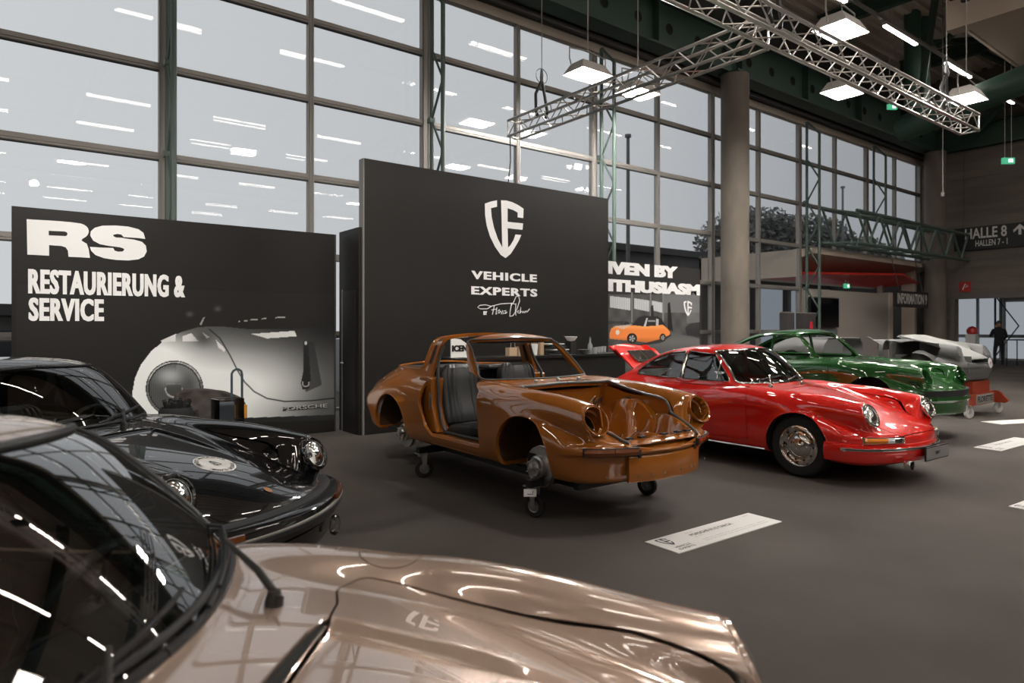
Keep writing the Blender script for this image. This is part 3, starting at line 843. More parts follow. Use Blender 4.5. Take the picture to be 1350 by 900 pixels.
MB().cbox((0,0,0),(1.9,.04,1.1)).build('frame', mat('poster_frame', (.12,.14,.15), .5), po); MB().cbox((0,-.024,0),(1.75,.01,.98)).build('print', mat('poster_print', (.22,.24,.25), .6, noise=(2.5,(.12,.12,.12))), po)
inf = empty('information_sign', (0, 10.7, 0)); tag(inf, 'black hanging sign reading INFORMATION 9 beside the round column', 'sign')
a, zt = onwall(1179, 383.5, 10.7); b, zt2 = onwall(1222, 388, 10.7)
MB().box((a,-.05,2.27),(b,.05,2.86)).build('sign_board', mat('sign_brown_black', (.016,.012,.010), .5), inf)
text_mesh('INFORMATION 9', (b-a)*.9, .40, .03).build('lettering', M_whiteg, inf, (a+(b-a)*.05, -.055, 2.38))
for xq in (a+.4, b-.4): MB().tube([(xq,0,2.86),(xq,.29,4.22)], .012, 6).build('hanger', M_alu_d, inf)
# box truss over the vestibule
bt = empty('canopy_truss', (0, 0, 0)); tag(bt, 'green steel box truss spanning above the vestibule soffit', 'truss')
m = MB(); Ys = (11.0, 9.9); 
for Y in Ys:
    for z in ((5.35, 4.25) if Y > 10.5 else (5.15, 4.15)): m.tube([(21.05,Y,z),(30.2,Y,z)], .06, 8)
m.build('chord', M_green, bt)
m = MB()
for i in range(6):
    x0 = 21.05+9.1*i/6; x1 = 21.05+9.1*(i+1)/6; xm = (x0+x1)/2
    for Y, zt_, zb_ in ((11.0,5.35,4.25),(9.9,5.15,4.15)):
        m.tube([(x0,Y,zt_),(xm,Y,zb_),(x1,Y,zt_)], .04, 6)
    m.tube([(x0,11.0,5.35),(x1,9.9,5.15)], .035, 6); m.tube([(x0,11.0,4.25),(x0,9.9,4.15)], .035, 6)
m.build('lacing', M_green, bt)
# roll-up banners
for i, (p0, p1, lab) in enumerate(((1028,1047,'black roll-up banner with pale figures, left of a pair'),(1050,1075,'black roll-up banner with a red emblem, beside the lattice post'))):
    xa, z = onwall(p0, 414, 10.2); xb, _ = onwall(p1, 416, 10.2)
    t = empty('rollup_banner', (xa, 10.2, 0)); tag(t, lab, 'banner')
    MB().box((0,-.01,.08),(xb-xa,.01,1.93)).build('print', mat('banner_dark', (.015,.015,.017), .6, noise=(1.4,(.045,.04,.042))), t)
    MB().box((-.02,-.1,0),(xb-xa+.02,.1,.08)).build('base', M_alu, t); MB().box((-.01,-.015,1.93),(xb-xa+.01,.015,1.96)).build('top_rail', M_alu, t)
    if i: MB().lathe([(.001,0),(.16,0)], Matrix.Translation(((xb-xa)*.75,-.014,1.55)) @ Matrix.Rotation(R(90),4,'X') @ Matrix.Scale(.6,4,(1,0,0)), 20).build('emblem', mat('emblem_red', (.5,.02,.03), .5), t)

# ------------------------------------------------------------------ roof steel
M_tube = mat('green_tube', (.05,.10,.08), .35)
m = struct(empty('trim_2', (0, 0, 0)))
MB().tube([(24.0,9.9,8.15),(24.0,6.4,8.85),(24.0,-8,11.7)], .42, 20).build('raking_tube', M_tube, m)
MB().tube([(23.4,9.25,8.6),(23.4,9.25,11.7)], .24, 16).tube([(24.15,9.25,8.6),(24.15,9.25,11.7)], .24, 16).build('twin_post', M_tube, m)
for X in (3.0, 10.0, 16.2, 21.0, 27.0):
    MB().box((X-.11,-20,11.05),(X+.11,11.1,11.12)).box((X-.015,-20,11.12),(X+.015,11.1,11.5)).box((X-.11,-20,11.5),(X+.11,11.1,11.57)).build('roof_beam', M_gird, m)
for pts in ([(23.8,9.2,8.7),(20.0,7.2,11.4)], [(24,6.0,9.2),(29.5,9.8,9.0)], [(24.2,9.2,10.9),(29,4.4,11.0)], [(24,8.7,10.6),(19,3.2,10.9)], [(30.2,9.8,9.0),(27.2,6.0,10.9)], [(30.2,6.0,9.2),(27.2,8.5,11.1)]):
    MB().tube(pts, .10, 8).build('brace', M_gird, m)
# duct
du = empty('air_duct', (0, 0, 0)); tag(du, 'beige rectangular air duct under the roof at the top right', 'duct')
M_duct = mat('beige_sheet_metal', (.55,.46,.38), .55)
MB().box((20.6,4.8,9.7),(30.0,6.9,10.9)).build('casing', M_duct, du)
MB().box((20.1,5.1,9.45),(20.55,7.1,10.8)).build('end_box', M_duct, du)
mb = MB()
for i in range(14): mb.box((21.4+.6*i,6.9,9.95),(21.5+.6*i,7.15,10.35))
mb.box((21.2,7.12,9.9),(29.8,7.2,10.0)); mb.box((21.2,7.12,10.3),(29.8,7.2,10.4)); mb.build('side_grille', M_duct, du)
pj = MB().box((19.75,6.4,10.2),(20.08,7.0,10.6)).lathe([(.001,0),(.1,0),(.1,.25)], Matrix.Translation((19.9,6.6,10.0)), 12).build('projector', M_black); tag(pj, 'small black spotlight on the end of the beige duct', 'spotlight')

# ------------------------------------------------------------------ lamps
M_strip = mat('strip_glow', (1,1,1), emit=(1.0,.90,.80), es=STRIP_W)
M_flood = mat('flood_glow', (1,1,1), emit=(1.0,.96,.90), es=FLOOD_W)
M_house = mat('lamp_housing', (.35,.33,.31), .5)
body_me = MB().box((-1.0,-.055,.0),(1.0,.055,.10)).mesh('b'); body_me.materials.append(M_house)
glow_me = MB().box((-.97,-.045,-.035),(.97,.045,0)).mesh('g'); glow_me.materials.append(M_strip)
row = 0
for Y in (8.0, 4.2, .4, -3.4, -7.2, -11, -14.8, -18.6, -22.4, -26.2):
    z = 9.5; rl = MB().box((-24,Y-.04,z+.10),(30.2,Y+.04,z+.17)).build('light_rail', mat('rail_grey', (.20,.19,.18), .5))
    tag(rl, 'long grey ceiling rail carrying the row of strip lights nearest the glass' if row == 0 else 'long grey ceiling rail carrying a row of strip lights over the hall', 'rail', None if row == 0 else 'rails behind the viewpoint')
    X = 19.5-4.05*10
    while X < 30:
        t = empty('strip_light', (X, Y, z))
        ix = round((X-19.5)/4.05)
        lab = {0:'long glowing strip light right of the upper floodlight, on the rail over the booths',1:'second strip light from the upper floodlight on the rail, above the long truss end',2:'last small glowing strip light on the rail before the exit sign',-1:'strip light cut by the top edge above the long truss'}.get(ix, 'strip light on the booth rail, above the frame') if Y == 8.0 else 'glowing ceiling strip light in the rows behind the cars'
        tag(t, lab, 'light', 'strip lights on the rail over the booths' if Y == 8.0 else 'strip lights over the aisle')
        new_obj('housing', body_me, None, t); new_obj('diffuser', glow_me, None, t); X += 4.05
    row += 1
def flood(x, y, z, lab, rz=0, tiltx=0):
    t = empty('flood_light', (x, y, z), rz); t.rotation_euler = (R(tiltx), 0, rz); tag(t, lab, 'floodlight', 'square flood lights under the roof')
    MB().add([(-.42,-.30,0),(.42,-.30,0),(.42,.30,0),(-.42,.30,0),(-.30,-.18,.22),(.30,-.18,.22),(.30,.18,.22),(-.30,.18,.22)], [(4,5,6,7),(0,1,5,4),(1,2,6,5),(2,3,7,6),(3,0,4,7)]).build('housing', M_house, t)
    MB().box((-.34,-.23,-.01),(.34,.23,.0)).build('diffuser', M_flood, t)
    MB().tube([(-.43,0,.05),(-.50,0,.25),(-.50,0,.45),(0,0,.5),(.5,0,.45),(.5,0,.25),(.43,0,.05)], .015, 6).build('bracket', M_house, t)
    MB().tube([(0,0,.5),(0,0,11.6-z)], .012, 5).build('hanger', M_house, t)
def at(px, py, z):
    d = (z-CAM_H)*FPX/(HOR-py); return (*rd((px-675)/FPX*d, d), z)
for px, py, z, lab in ((775,100,6.6,'square flood light glowing left of the truss corner, in front of the glass'),(841,124,6.6,'square flood light half hidden behind the shorter truss'),
    (1108,42,6.6,'square flood light above the long truss, with a rounded housing'),(1110,123,6.8,'square flood light just below the long truss'),
    (1274,131,6.6,'square flood light at the right end of the long truss')):
    x, y, z = at(px, py, z); flood(x, y, z, lab)
# added wall-washing lamps out of view on the truss, brightening the display walls
def added_truss_spot(x, tgt, lab, power=420):
    t = empty('added_truss_spot', (x, 4.40, TZ_-.28)); tag(t, lab, 'spotlight', 'added wall washing spots on the truss'); d = Vector(tgt)-Vector(t.location); q = d.to_track_quat('-Z', 'Y')
    M = q.to_matrix().to_4x4()
    MB().lathe([(.001,.16),(.05,.16),(.07,.12),(.075,-.10),(.068,-.10),(.05,.0),(.001,.02)], M, 20).build('lamp_can', M_black, t)
    MB().tube([(0,0,.10),(0,.02,.22)], .012, 6).build('clamp', M_black, t)
    l = bpy.data.lights.new('spot', 'SPOT'); l.energy = power; l.spot_size = R(78); l.spot_blend = .8; l.shadow_soft_size = .06; l.color = (1, .95, .88)
    o = bpy.data.objects.new('spot_beam', l); link(o, t); o.rotation_euler = q.to_euler(); o.location = d.normalized()*.12
TZ_ = 5.20
for x, tgt, lab in ((-1.6,(1.2,9.3,1.7),'added unseen black can spot on the truss aimed at the left of the RS wall'),(.6,(2.8,9.3,1.5),'added unseen black can spot on the truss aimed at the printed headlamp'),(3.0,(6.2,8.7,2.4),'added unseen black can spot on the truss aimed at the shield emblem')):
    added_truss_spot(x, tgt, lab)
for x, y in ((6.2,1.2),(11.5,.8),(15.5,3.5),(2,-4),(13,-5)): flood(x, y, 7.2, 'added unseen square flood light over the aisle, above the frame')  # extra floods added out of view to light the hall

# box trusses -------------------------------------------------------
def box_truss(name, p0, p1, label, s=.29, step=.30):
    p0, p1 = Vector(p0), Vector(p1); L = (p1-p0).length; dx = (p1-p0).normalized(); up = Vector((0,0,1)); sd = dx.cross(up)
    t = empty(name, p0); tag(t, label, 'truss', 'silver stage trusses'); M = Matrix.Identity(4)
    for i in range(3): M[i][0], M[i][1], M[i][2] = dx[i], sd[i], up[i]
    c = [(-s/2,-s/2),(s/2,-s/2),(s/2,s/2),(-s/2,s/2)]
    m = MB()
    for a, b in c: m.tube([M @ Vector((0,a,b)), M @ Vector((L,a,b))], .025, 8)
    m.build('chord', M_truss, t)
    m = MB(); n = int(L/step)
    for k in range(4):
        a, b = c[k], c[(k+1) % 4]
        for i in range(n):
            x0, x1 = L*i/n, L*(i+1)/n; q, w = (a, b) if i % 2 == 0 else (b, a)
            m.tube([M @ Vector((x0,*q)), M @ Vector((x1,*w))], .010, 5, cap=False)
        for x in (0, L): m.tube([M @ Vector((x,*a)), M @ Vector((x,*b))], .014, 5)
    m.build('lacing', M_truss, t); return t
TZ = 5.20
box_truss('stage_truss', (-3.0,4.56,TZ), (13.96,4.56,TZ), 'long silver box truss running to the upper right over the cars')
box_truss('stage_truss', (7.6,4.75,TZ), (7.6,9.85,TZ), 'shorter silver box truss pointing at the glass wall')
MB_ = MB()
def hoist(x, y, label, big=True):
    t = empty('truss_hoist', (x, y, TZ+.14)); tag(t, label, 'hoist', 'truss suspension points')
    MB().tube([(0,0,.75),(0,0,6.3)], .008, 6).build('wire', M_alu, t)
    m = MB()
    for sx in (-.13,.13): m.tube([(0,0,.55),(sx*.8,.04,.30),(sx,0,0),(sx*.7,.0,-.10)], .028, 8)
    m.build('sling', MT['rubber'], t)
    MB().lathe([(.001,.50),(.03,.52),(.035,.60),(.02,.75),(.001,.76)], None, 12).build('hook', mat('steel_hook', (.15,.15,.15), .5, metal=.5), t)
    MB().tube([(.13*math.cos(a), 0, .62+.13*math.sin(a)) for a in np.linspace(0,6.28,25)[:-1]], .007, 5, closed=True).build('chain_ring', MT['rubber'], t)
hoist(7.6, 9.05, 'black sling and hoist ring at the end of the shorter truss'); hoist(12.9, 4.56, 'black sling holding up the right end of the long truss'); hoist(7.6, 4.56, 'sling over the crossing of the two trusses')
MB().tube([(7.5,9.84,TZ-.15),(7.5,9.83,4.6),(7.42,9.84,3.9)], .012, 6).build('power_cable', MT['rubber'])
tag(bpy.data.objects['power_cable'], 'thin black cable hanging from the truss end behind the tall logo wall', 'cable')

def exit_sign(loc, lab, rz, k=1.0, hl=4.9):
    t = empty('exit_sign', loc, rz); t.scale = (k, k, k); tag(t, lab, 'sign'); MB().cbox((0,0,0),(.55,.12,.28)).build('lamp_box', mat('exit_green', (.02,.3,.15), .5, emit=(.05,.30,.16), es=1.0), t)
    MB().cbox((.08,-.065,0),(.20,.01,.16)).build('pictogram', mat('exit_white', (.8,.8,.8), emit=(.8,1,.9), es=1.3), t)
    for xq in (-.15, .15): MB().tube([(xq,0,.14),(xq,0,hl/k)], .015, 6).build('hanger', M_house, t)
exit_sign(at(1329,212,6.6), 'green lit exit sign hanging on two rods before the end wall', R(-40), .65, 3.05)
exit_sign(at(1176,141,8.2), 'small green exit sign seen through the long truss', R(-30), .55, 3.4)
exit_sign((24.4,11.85,3.03), 'green exit sign under the red canopy', 0, .6, .22)
pend = MB().tube([(0,0,0),(0,0,6.45)], .012, 6).lathe([(.001,0),(.05,.0),(.05,.12),(.001,.14)], None, 12).build('pendant_rod', M_alu, None, at(1243,259,5.2)); tag(pend, 'thin pendant rod hanging in front of the far round column', 'rod')

# ------------------------------------------------------------------ outdoors
M_out = mat('outside_concrete', (.10,.10,.10), .9, noise=(.5,(.075,.075,.077),5))
struct(MB().box((-60,15.7,-.2),(120,90,-.05)).build('ground_outside', mat('asphalt', (.09,.09,.09), .9)))
def building(lo, hi, lab, floors=2):
    t = empty('outside_building', ((lo[0]+hi[0])/2, lo[1], 0)); tag(t, lab, 'building'); w = hi[0]-lo[0]
    MB().box((-w/2,0,0),(w/2,hi[1]-lo[1],hi[2])).build('wall', M_out, t)
    MB().box((-w/2-.2,-.3,hi[2]),(w/2+.2,hi[1]-lo[1],hi[2]+.35)).build('roof_edge', mat('roof_edge', (.05,.05,.05), .8), t)
    n = max(2, int(w/3))
    for f in range(floors):
        for i in range(n):
            x = -w/2+w*(i+.5)/n; z = hi[2]*(f+.5)/floors
            MB().cbox((x,-.02,z),(w/n*.7,.06,hi[2]/floors*.5)).build('window', mat('outside_window', (.03,.035,.04), .2), t)
building((24,24,0),(62,33,5.5),'dark flat-roofed concrete building outside, behind the banner')
building((-8,26,0),(1.5,36,1.9),'low grey shed outside at the left edge',1)
def tree(x, y, h, r, seed, lab):
    rg = random.Random(seed); t = empty('bare_tree', (x, y, 0)); tag(t, lab, 'tree', 'trees outside the glass')
    m = MB(); m.tube([(0,0,0),(.1,0,h*.35),(0,.1,h*.6)], [.28,.2,.12], 8)
    for i in range(7):
        a = rg.uniform(0,6.28); m.tube([(0,0,h*rg.uniform(.25,.5)),(r*.5*math.cos(a),r*.5*math.sin(a),h*rg.uniform(.6,.8)),(r*.8*math.cos(a),r*.8*math.sin(a),h*rg.uniform(.7,.95))],[.1,.06,.03],5)
    m.build('trunk', mat('bark', (.05,.045,.04), .9), t)
    V, Fc = [], []
    for i in range(5200):
        u = Vector((rg.gauss(0,1),rg.gauss(0,1),rg.gauss(0,1))).normalized()*r*rg.uniform(.35,1)**.6; u.z = u.z*.75+h*.66
        s = rg.uniform(.07,.17)*(1 if r < 4 else 2.6); a = Vector((rg.gauss(0,1),rg.gauss(0,1),rg.gauss(0,1))).normalized(); b = a.orthogonal().normalized()
        k = len(V); V += [u-a*s, u+b*s*.6, u+a*s, u-b*s*.6]; Fc.append((k,k+1,k+2,k+3))
    o = MB().add(V, Fc).build('foliage', mat('dull_leaves', (.085,.087,.082), .8), t); o['kind'] = 'stuff'
for a in ((62.0,40,14.6,6.0,1,'round-crowned dull tree outside, right of the near column'),(74,41,15.5,6.0,2,'bushy dull tree outside behind the green posts'),(88,42,13.5,6,3,'low dull tree outside above the vestibule soffit'),
          (-4.6,18,4.6,2.6,4,'dull grey tree outside at the left edge of the RS wall'),(33.0,36.5,7.9,1.6,5,'wispy treetop above the outside roof')): tree(*a)
for px, top, Y, lab in ((828,181,20,'tall flagpole outside, left of the column'),(1111,248,22,'distant flagpole outside behind the lattice')):
    X, zt = onwall(px, top, Y); fp = MB().tube([(0,0,0),(0,0,zt)], [.10,.07], 8).lathe([(.001,0),(.14,0),(.14,.12),(.001,.12)], Matrix.Translation((0,0,zt)), 10).build('flagpole', mat('pole_grey', (.12,.12,.12), .6), None, (X,Y,0)); tag(fp, lab, 'flagpole')
# ------------------------------------------------------------------ exhibition walls
M_dark = mat('display_black', (.0080,.0068,.0058), .5, spec=.35, noise=(1.2,(.0098,.0084,.0072),3), bump=(3,.06,.02))
RS_Y, BG_Y = 9.32, 8.72
def print_mesh(name, x0, x1, z0, z1, Y, nx, nz, fn, parent, res_mat):
    """a printed picture: ink colours per small cell of the panel"""
    X = np.linspace(x0, x1, nx); Z = np.linspace(z0, z1, nz); XX, ZZ = np.meshgrid(X, Z)
    d = VC*XX+VS*Y; u = (XX*VS-Y*VC)/d*FPX+675; v = HOR+(CAM_H-ZZ)/d*FPX
    C = fn(u, v)                                      # artwork coordinates of the panel
    V = np.stack([XX, np.full_like(XX, 0.), ZZ], -1).reshape(-1, 3)
    i = np.arange(nz-1)[:, None]; j = np.arange(nx-1)[None]; q = i*nx+j
    Q = np.stack([q, q+1, q+nx+1, q+nx], -1).reshape(-1, 4)
    me = bpy.data.meshes.new(name); me.vertices.add(len(V)); me.vertices.foreach_set('co', V.ravel())
    me.loops.add(Q.size); me.loops.foreach_set('vertex_index', Q.ravel().astype(np.int32)); me.polygons.add(len(Q))
    me.polygons.foreach_set('loop_start', np.arange(0, Q.size, 4, dtype=np.int32)); me.update(calc_edges=True)
    a = me.color_attributes.new('ink', 'FLOAT_COLOR', 'POINT'); a.data.foreach_set('color', np.concatenate([C.reshape(-1, 3), np.ones((len(V), 1))], 1).ravel())
    o = new_obj(name, me, res_mat, parent); return o
def ink_mat():
    m = bpy.data.materials.new('printed_ink'); m.use_nodes = True; nt = m.node_tree; b = nt.nodes['Principled BSDF']; b.inputs['Roughness'].default_value = .5; b.inputs['Specular IOR Level'].default_value = .35
    at_ = nt.nodes.new('ShaderNodeAttribute'); at_.attribute_name = 'ink'; nt.links.new(at_.outputs['Color'], b.inputs['Base Color']); return m
M_ink = ink_mat()
def pl(u, v, pts, r=0):
    return poly_sd(pts, r)(u, v)
def sm(a, b, x): return sstep(a, b, x)
def mixc(C, col, w): 
    w = np.clip(w, 0, 1)[..., None]; return C*(1-w)+np.array(col)*w

rs = empty('display_wall', (.10, RS_Y, 0)); tag(rs, 'black display wall lettered RS with a printed silver car front', 'wall panel')
MB().box((0,0,0),(3.80,.12,2.875)).build('panel', M_dark, rs)
MB().box((3.78,-.004,0),(3.80,.0,2.875)).build('edge_profile', M_alu_d, rs)
def art_rs(u, v):
    C = np.full(u.shape+(3,), .0) + np.array((.0086,.0074,.0063))
    body = pl(u, v, [(174,600),(174,520),(178,498),(186,480),(200,462),(218,448),(238,438),(262,431),(290,430),(330,434),(380,434),(446,428),(446,552),(300,556),(250,600)])
    I = .80*sm(450,515,v)+.30
    I = I*(1-.95*sm(250,430,u)**1.0)+.02
    I += .45*np.exp(-(((u-215)/38)**2+((v-470)/30)**2))
    I += .30*np.exp(-(((u-345)/60)**2+((v-505)/32)**2))
    I *= .25+.75*sm(430,470,v)
    I += .25*np.exp(-(((u-205)/30)**2+((v-455)/14)**2))
    I = np.where(v > 551, .10+.10*np.exp(-((u-330)/60)**2), I)
    col = np.clip(I, .01, .86)
    tint = np.stack([col*.97, col, col*.985], -1)
    C = np.where((body < 0)[..., None], tint, C); 
    C = mixc(C, (.66,.67,.66), (pl(u,v,[(331,440),(388,436),(391,443),(352,446)]) < 0)*1.)
    for p in ([(212,449),(232,440),(231,450),(213,451)], [(241,443),(252,439),(262,450),(240,450)], [(267,438),(276,444),(272,446)], [(284,447),(297,460),(296,464),(288,458)]):
        C = mixc(C, (.70,.70,.70), (pl(u,v,p) < 0)*1.)
    C = mixc(C, (.03,.03,.03), .75*np.exp(-(((u-268)/12)**2+((v-446)/10)**2)))
    # shut line
    pts = [(276,434),(290,446),(303,468),(313,488),(322,503),(335,516),(352,525),(375,529),(410,528),(446,524)]
    dd = np.full(u.shape, 99.)
    for a, b in zip(pts[:-1], pts[1:]):
        a, b = np.array(a, float), np.array(b, float); e = b-a; t = np.clip(((u-a[0])*e[0]+(v-a[1])*e[1])/(e@e), 0, 1)
        dd = np.minimum(dd, np.hypot(u-a[0]-t*e[0], v-a[1]-t*e[1]))
    C = mixc(C, (.012,.012,.012), sm(1.3,.5,dd)*(body < 0))
    # handle with its shadow
    C = mixc(C, (.02,.02,.02), .8*(pl(u,v,[(404,452),(412,452),(422,506),(404,514)],2) < 0))
    h = pl(u,v,[(401,452),(404,451),(406,470),(408,500),(406,511),(400,512),(398,505),(401,490)],1.5)
    C = mixc(C, (.012,.012,.012), (h < 0)*1.); C = mixc(C, (.5,.5,.5), (np.hypot((u-403),(v-452)/1.6) < 1.6)*1.); C = mixc(C, (.35,.35,.35), ((np.hypot(u-403,v-505) < 5) & (np.hypot(u-403,v-505) > 3.6) & (v > 503))*1.)
    # lower trim band
    C = mixc(C, (.018,.018,.018), ((v > 551-(u-310)*.035) & (v < 558-(u-310)*.035) & (u > 300))*1.)
    # headlamp
    r = np.hypot((u-230)/1.0, (v-512)/.97)
    lens = .10+.45*np.exp(-(((u-224)/16)**2+((v-495)/10)**2))+.05*np.sin(u*2.6)*(r > 8)+.12*sm(20,34,r)*(u > 232)
    L = np.stack([lens]*3, -1)*np.array((.95,1,1)); L = np.clip(L, .008, .7)
    C = np.where((r < 38)[..., None], .02, C); C = np.where(((r < 36.5) & (r > 35))[..., None], .55*(.35+.65*(v < 500))[..., None], C); C = np.where((r < 33)[..., None], L*.75, C)
    C = mixc(C, (.5,.5,.5), ((np.abs(np.hypot(u-229,v-512)-11) < .8) & (v > 511))*.8)
    C = mixc(C, (.03,.03,.03), ((np.hypot(u-229,v-512) < 10) & (v > 505))*.5)
    C = mixc(C, (.3,.3,.3), ((np.abs(v-506) < .7) & (np.abs(u-229) < 10))*.6)
    # wiper and roof glints above
    C = mixc(C, (.35,.35,.35), (pl(u,v,[(263,427),(268,418),(270,418),(265,429)]) < 0)*.9)
    C = mixc(C, (.12,.12,.12), .6*np.exp(-(((u-250)/4)**2+((v-414)/3)**2))+.6*np.exp(-(((u-287)/4)**2+((v-407)/3)**2)))
    for a, b, q in ((314,316,423.5),(322,326,422.5),(330,340,421.5),(345,351,420),(363,376,418.5)):
        C = mixc(C, (.40,.40,.40), ((u > a) & (u < b) & (np.abs(v-q+.02*(u-a)) < .8))*1.)
    return C
print_mesh('car_print', .14-.10+.10, 3.87, .02, 2.0, RS_Y, 420, 230, art_rs, rs, M_ink).location = (-.10, -.004, 0)
def wall_text(txt, par, Y, pa, pb, pc, bold, spread, dy=-.006, sp=1.0, name='lettering', m=None):
    """pa top-left px, pb bottom-left px, pc right px edge"""
    xa, zt = onwall(*pa, Y); _, zb = onwall(*pb, Y); xb, _ = onwall(pc, pb[1], Y)
    return text_mesh(txt, xb-xa, zt-zb, bold, spread, sp).build(name, m or M_white, par, (xa-par.location.x, dy, zb))
wall_text('RESTAURIERUNG &', rs, RS_Y, (37,354), (37,387), 244, .030, .006, sp=1.10)
wall_text('SERVICE', rs, RS_Y, (37.5,392), (37.5,423), 137, .030, .006, sp=1.10)
wall_text('PORSCHE', rs, RS_Y, (372,537), (372,542), 432, .05, .012, m=mat('chrome_script_print', (.03,.03,.03), .5), dy=-.008)
wall_text('PORSCHE', rs, RS_Y, (371,536), (371,541), 431, .00, .001, m=mat('script_glint', (.4,.4,.4), .5), dy=-.010)
# heavy wide letters R and S drawn from their outlines
def zpt(a, b): return onwall(20+a/5.296, 270+b/5.296, RS_Y)
def wall_poly(name, pts, par, Y, conv, dy, m, th=.002):
    P = [conv(*p) for p in pts]; vs = [Vector((x-par.location.x, dy, z)) for x, z in P]; T = mathutils.geometry.tessellate_polygon([vs]); me = bpy.data.meshes.new(name); me.from_pydata([tuple(v) for v in vs], [], [tuple(t) for t in T]); me.update()
    return new_obj(name, me, m, par)
def arc(cx, cy, rx, ry, a0, a1, n=10): return [(cx+rx*math.cos(R(a)), cy+ry*math.sin(R(a))) for a in np.linspace(a0, a1, n)]
wall_poly('letter_r', [(80,100),(300,113),(400,122)]+arc(430,185,84,58,-70,60,9)+[(462,249),(500,272),(513,310),(522,370),(372,362),(368,320),(352,296),(320,287),(237,281),(237,355),(85,347)], rs, RS_Y, zpt, -.006, M_white)
wall_poly('letter_counter', [(234,181),(345,186)]+arc(348,203,17,15,-80,90,7)+[(234,212)], rs, RS_Y, zpt, -.009, M_dark)
wall_poly('letter_s', [(908,238),(895,195),(860,170),(790,152),(700,144),(610,145),(555,160),(527,185),(524,215),(545,250),(590,274),(650,286),(690,291),(730,296),(755,304),(762,313),(750,325),(720,327),(695,320),(684,301),(600,298),(521,293),(530,320),(560,350),(620,372),(700,384),(790,388),(860,380),(900,360),(918,325),(912,285),(885,258),(830,243),(770,235),(740,229),(705,228),(686,219),(684,209),(712,203),(740,207),(757,225),(850,231)], rs, RS_Y, zpt, -.006, M_white)

rt = empty('return_wall', (4.0, 8.84, 0)); tag(rt, 'narrow black return wall with a closed door between the two big display walls', 'wall panel')
MB().box((0,-.08,0),(.06,.60,2.93)).build('panel', M_dark, rt); MB().box((-.012,.02,0),(0,.46,2.05)).build('door_leaf', mat('door_black', (.010,.009,.0085), .4), rt)
MB().tube([(-.02,.40,1.0),(-.06,.40,1.0),(-.06,.30,1.0)], .010, 8).build('door_handle', MT['chrome'], rt); MB().box((-.016,.46,0),(-.004,.475,2.07)).build('door_edge', M_alu, rt)

bw = empty('logo_wall', (4.06, BG_Y, 0)); tag(bw, 'tall black display wall with the white shield emblem and VEHICLE EXPERTS', 'wall panel')
MB().box((.006,0,0),(4.87,.14,3.90)).build('panel', M_dark, bw); MB().box((-.012,.0,0),(.006,.14,3.90)).build('edge_profile', mat('pale_edge', (.16,.155,.15), .5), bw)
wall_text('VEHICLE', bw, BG_Y, (621,356.5), (621,367.5), 707.5, .03, .006, sp=1.15)
wall_text('EXPERTS', bw, BG_Y, (621,377), (621,388), 708, .03, .006, sp=1.15)
def zq(a, b): return onwall(600+a/5, 250+b/5, BG_Y)
SH_L = [(195,92),(235,78),(275,70),(275,112),(235,122),(240,180),(255,250),(280,322),(310,380),(328,400),(332,450),(300,430),(262,375),(230,310),(208,240),(197,170)]
SH_B = [(302,70),(335,71),(375,82),(412,100),(450,125),(448,187),(411,182),(411,150),(382,134),(345,122),(345,212),(447,222),(443,264),(345,254),(348,382),(366,362),(384,332),(397,295),(435,298),(422,330),(398,372),(366,422),(332,450),(328,400),(310,380)]
wall_poly('shield_mark', SH_L, bw, BG_Y, zq, -.004, M_white); wall_poly('shield_mark', SH_B, bw, BG_Y, zq, -.004, M_white)
m = MB()
for st in ([(236,770),(210,785),(165,785),(148,775),(160,762),(200,758),(235,768),(300,752),(370,748),(400,755)],[(258,765),(250,800),(245,822)],[(238,792),(270,786)],[(275,775),(268,822),(276,815)],[(282,800),(290,790),(296,802),(288,815),(282,804)],[(300,800),(304,820),(312,795),(316,820)],[(320,800),(334,796),(332,816),(320,814),(336,812),(342,806)],
           [(372,745),(362,800),(360,835),(380,830),(405,790),(425,730),(418,700),(400,705),(385,740),(370,760)],[(400,750),(396,800),(400,828)],[(405,805),(418,795),(412,812),(425,815),(432,775),(430,812),(440,800),(445,812),(452,800),(458,812),(466,798),(472,808),(490,785)]):
    P = [zq(*p) for p in st]; m.tube([(x-4.06, -.004, z) for x, z in P], .0065, 5)
m.build('signature_strokes', M_white, bw); wall_text('BY', bw, BG_Y, (637,410), (637,415), 642, .02, .003)

